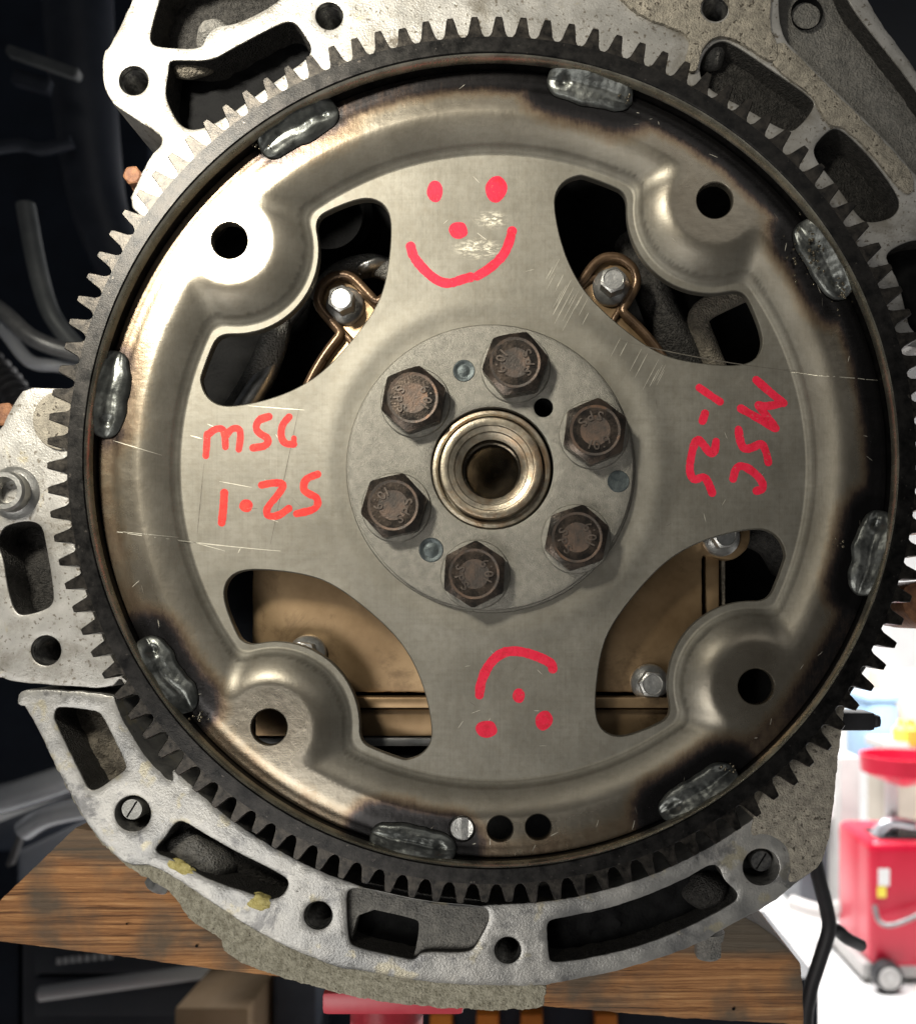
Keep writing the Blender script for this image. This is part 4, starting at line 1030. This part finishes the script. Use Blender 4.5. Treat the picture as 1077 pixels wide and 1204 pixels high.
def vlathe(name, prof, c, m, parent, n=48):
    bm = bmesh.new(); rows = [[bm.verts.new((c[0]+r*math.cos(2*PI*i/n), c[1]+r*math.sin(2*PI*i/n), c[2]+z)) for i in range(n)] for r, z in prof]
    for r0, r1 in zip(rows[:-1], rows[1:]):
        for i in range(n): bm.faces.new((r0[i], r0[(i+1) % n], r1[(i+1) % n], r1[i]))
    return from_bm(name, bm, m, parent, 40, merge=1e-6)
vlathe('dish', [(0.02,-0.10),(0.10,-0.07),(0.19,-0.03),(0.195,0.05),(0.185,0.05),(0.18,-0.01),(0.02,-0.05)], q, 'cartred', ct)
tube('handle', [P(1028,1065,Yc-20), P(1034,1084,Yc-60), P(1050,1088,Yc-80), P(1082,1075,Yc-60), P(1100,1060,Yc-20)], 0.011, 'hose', ct)
pbox('sticker', 1033, 1022, 1046, 1042, Yc-4, 6, 'white', ct, 0); pbox('sticker', 1032, 1043, 1042, 1056, Yc-4, 6, 'yellow', ct, 0)
def wheel(px, py, r, Y):
    c = P(px, py, Y); bm = bmesh.new(); n = 40; prof = [(0.02*r,-0.02),(0.62*r,-0.022),(0.66*r,-0.03),(0.95*r,-0.03),(r,-0.01),(r,0.03),(0.1*r,0.03)]
    rows = [[bm.verts.new((c.x+q*math.cos(2*PI*i/n), c.y+yy, c.z+q*math.sin(2*PI*i/n))) for i in range(n)] for q, yy in prof]
    for r0, r1 in zip(rows[:-1], rows[1:]):
        for i in range(n): bm.faces.new((r0[i], r0[(i+1) % n], r1[(i+1) % n], r1[i]))
    o = from_bm('wheel', bm, 'rubber', ct, 40)
    bm = bmesh.new(); rows = [[bm.verts.new((c.x+q*math.cos(2*PI*i/n), c.y+yy, c.z+q*math.sin(2*PI*i/n))) for i in range(n)] for q, yy in ((0.01*r,-0.05),(0.2*r,-0.05),(0.25*r,-0.035),(0.72*r,-0.037),(0.76*r,-0.025))]
    for r0, r1 in zip(rows[:-1], rows[1:]):
        for i in range(n): bm.faces.new((r0[i], r0[(i+1) % n], r1[(i+1) % n], r1[i]))
    from_bm('rim', bm, 'lightgrey', o, 40)
wheel(1043, 1148, 17.5*(Yc+240)/D*S, Yc-60); wheel(1022, 1122, 15*(Yc+550)/D*S, Yc+260)
# post, dark cabinet, blue bin, beige cabinet, white box
o = pbox('steel_post', 988, 890, 1012, 1128, 4600, 250, 'lightgrey', None, 0.02); tag(o, 'light grey steel post standing left of the red tank', 'post')
o = pbox('dark_cabinet', 940, 968, 987, 1082, 4800, 400, 'chest', None, 0.02); tag(o, 'dark grey cabinet behind the casting, left of the grey post', 'cabinet')
t = empty('storage_box', P(985, 955, 4700), 'white box on the dark cabinet behind the right end of the casting', 'box')
pbox('box', 965, 935, 1002, 964, 4700, 500, 'white', t, 0.02)
t = empty('blue_bin', P(1038, 860, 5200), 'pale blue plastic bin right of the toothed ring', 'bin')
pbox('body', 1020, 822, 1058, 905, 5200, 400, 'blue', t, 0.05); pbox('rim', 1018, 818, 1060, 826, 5190, 420, 'blue', t, 0.01)
t = empty('beige_cabinet', P(1080, 900, 5400), 'tall beige cabinet at the right edge above the red tank', 'cabinet')
pbox('body', 1054, 792, 1140, 985, 5400, 500, 'beige', t, 0.02); pbox('door', 1058, 798, 1136, 900, 5385, 14, 'beige', t, 0.01)
for (x, r, h_) in ((1059, 0.045, 'yellow'), (1071, 0.06, 'orange')):
    q = P(x, 872, 4900)
    t = vlathe('bottle', [(0.001,-0.02),(r,-0.02),(r,0.07),(r*0.4,0.10),(r*0.4,0.12),(0.001,0.12)], q, h_, None); tag(t, ('yellow' if h_ == 'yellow' else 'orange')+' plastic bottle above the red dish, before the beige cabinet', 'bottle', 'bottles by the beige cabinet')
o = pbox('shelf', 1040, 873, 1130, 884, 4850, 300, 'lightgrey', None, 0.005); tag(o, 'grey shelf carrying the two bottles above the red dish', 'shelf')
t = empty('floor_jack', P(985, 1085, 4300), 'pale lilac and black jack on the white floor behind the cable', 'jack')
tube('arm', [P(930,1062,4400), P(965,1072,4300), P(1000,1064,4200)], 0.04, 'lightgrey', t); vlathe('caster', [(0.001,-0.09),(0.09,-0.08),(0.10,0.02),(0.05,0.06),(0.001,0.06)], P(1000,1108,4300), 'rubber', t)

# left side: dark vehicle parts
o = pbox('engine_bay_cover', -500, -350, 175, 930, 900, 20, 'blackplastic', None, 0.005); tag(o, 'large black panel filling the dark background on the left', 'panel')
o = pbox('engine_bay_cover', 960, -300, 1500, 300, 500, 20, 'blackplastic', None, 0.005); tag(o, 'black panel in the upper right corner behind the casting', 'panel')
o = tube('pillar', [P(88,-60,640), P(95,60,640), P(104,160,640), P(118,250,650), P(150,330,660)], 0.036, 'greyplastic', None, 20, rfun=lambda t: 1-0.3*t); tag(o, 'dark plastic pillar at the upper left beside the casting', 'pillar')
def strip(name, p0, p1, w, Y, m, lb, cat):
    a = P(*p0, Y); b = P(*p1, Y); d = (b-a).normalized(); n = Vector((-d.z, 0, d.x))*w*S*k_(Y)/2; t = Vector((0, 0.012, 0))
    bm = bmesh.new(); v = [bm.verts.new(q) for q in (a+n, b+n, b-n, a-n, a+n+t, b+n+t, b-n+t, a-n+t)]
    for f in ((0,1,2,3),(4,5,6,7),(0,1,5,4),(1,2,6,5),(2,3,7,6),(3,0,4,7)): bm.faces.new([v[i] for i in f])
    bmesh.ops.bevel(bm, geom=bm.edges[:], offset=0.0015, segments=2, affect='EDGES')
    o = from_bm(name, bm, m, None, 40)
    if lb: tag(o, lb, cat)
    return o
strip('grey_bar', (6,55),(90,84),11,560,'barplastic','slanted grey bar in the dark at the upper left','bar')
strip('short_bar', (13,86),(56,98),17,580,'greyplastic','short dark grey bar below the slanted bar at the upper left','bar')
o = tube('cable_duct', [P(-40,180,600), P(20,170,600), P(50,175,600), P(85,167,600)], 0.006, 'greyplastic', None); tag(o, 'faint dark duct crossing the black background at the left', 'duct')
o = tube('bent_pipe', [P(30,240,460), P(45,320,460), P(62,372,460), P(92,410,470)], 0.0075, 'barplastic', None); tag(o, 'dull grey pipe bending down behind the ring at the left', 'pipe')
o = tube('coolant_pipe', [P(-30,345,420), P(5,368,420), P(35,395,420), P(70,410,425), P(110,418,430)], 0.0066, 'hose', None); tag(o, 'shiny grey hose, upper of two, behind the ring at the left', 'hose')
o = tube('coolant_pipe', [P(-20,355,440), P(10,395,440), P(36,425,440), P(70,430,442), P(110,436,445)], 0.0056, 'chrome', None); tag(o, 'bright metal hose, lower of two, behind the ring at the left', 'hose')
o = tube('ribbed_hose', [P(-40,400,460), P(0,440,460), P(25,475,460), P(40,520,460)], 0.012, 'rubber', None, rfun=lambda t: 1+0.12*math.sin(t*90), sub=20); tag(o, 'black ribbed hose above the side flange at the left edge', 'hose')
t = empty('chrome_handle', P(40, 945, 520), 'curved chrome handle at the left edge above the wood beam', 'handle')
tube('grip', [P(-60,945,540), P(0,940,530), P(50,926,520), P(110,905,520)], 0.014, 'chrome', t); tube('lower_grip', [P(30,975,540), P(60,958,530), P(120,946,525)], 0.011, 'chrome', t)
strip('frame_leg', (30,962),(8,1020),6,700,'hose','thin grey frame leg behind the wood beam at the left edge','leg')
t = empty('tool_chest', P(200, 1200, 1000), 'dark grey tool chest with a long silver handle below the wood beam at the left', 'tool chest')
pbox('body', 24, 1060, 335, 1420, 1000, 500, 'chest', t, 0.01); pbox('side_frame', -90, 1000, 22, 1420, 1010, 480, 'blackplastic', t, 0.01)
pbox('drawer', 40, 1150, 322, 1196, 985, 16, 'chest', t, 0.004); pbox('drawer', 40, 1105, 322, 1146, 985, 16, 'chest', t, 0.004)
a = P(50, 1168, 960); b = P(255, 1140, 960)
tube('drawer_handle', [P(48,1169,960), P(120,1159,958), P(200,1148,958), P(330,1130,960)], 0.0105, 'white', t)
for i, x in enumerate((66, 74, 82, 90, 99, 108, 117, 126)): pbox('badge_stroke', x, 1127-i*0.9, x+6, 1135-i*0.9, 983, 4, 'white', t, 0.001)
o = pbox('cardboard_box', 205, 1186, 292, 1290, 820, 200, 'cardboard', None, 0.004); tag(o, 'tan cardboard box at the bottom edge below the tool chest handle', 'box')
t = empty('parts_rack', P(700, 1250, 900), 'dark blue-black rack with orange bins below the right half of the wood beam', 'rack')
pbox('body', 376, 1150, 965, 1420, 980, 300, 'blackplastic', t, 0.01)
for x0 in (505, 560, 612, 700): pbox('bin', x0, 1194, x0+26, 1240, 950, 40, 'orange', t, 0.004)
o = pbox('grey_bin', 320, 1110, 372, 1400, 900, 250, 'greyplastic', None, 0.01); tag(o, 'dark grey bin between the tool chest and the red stand', 'bin')
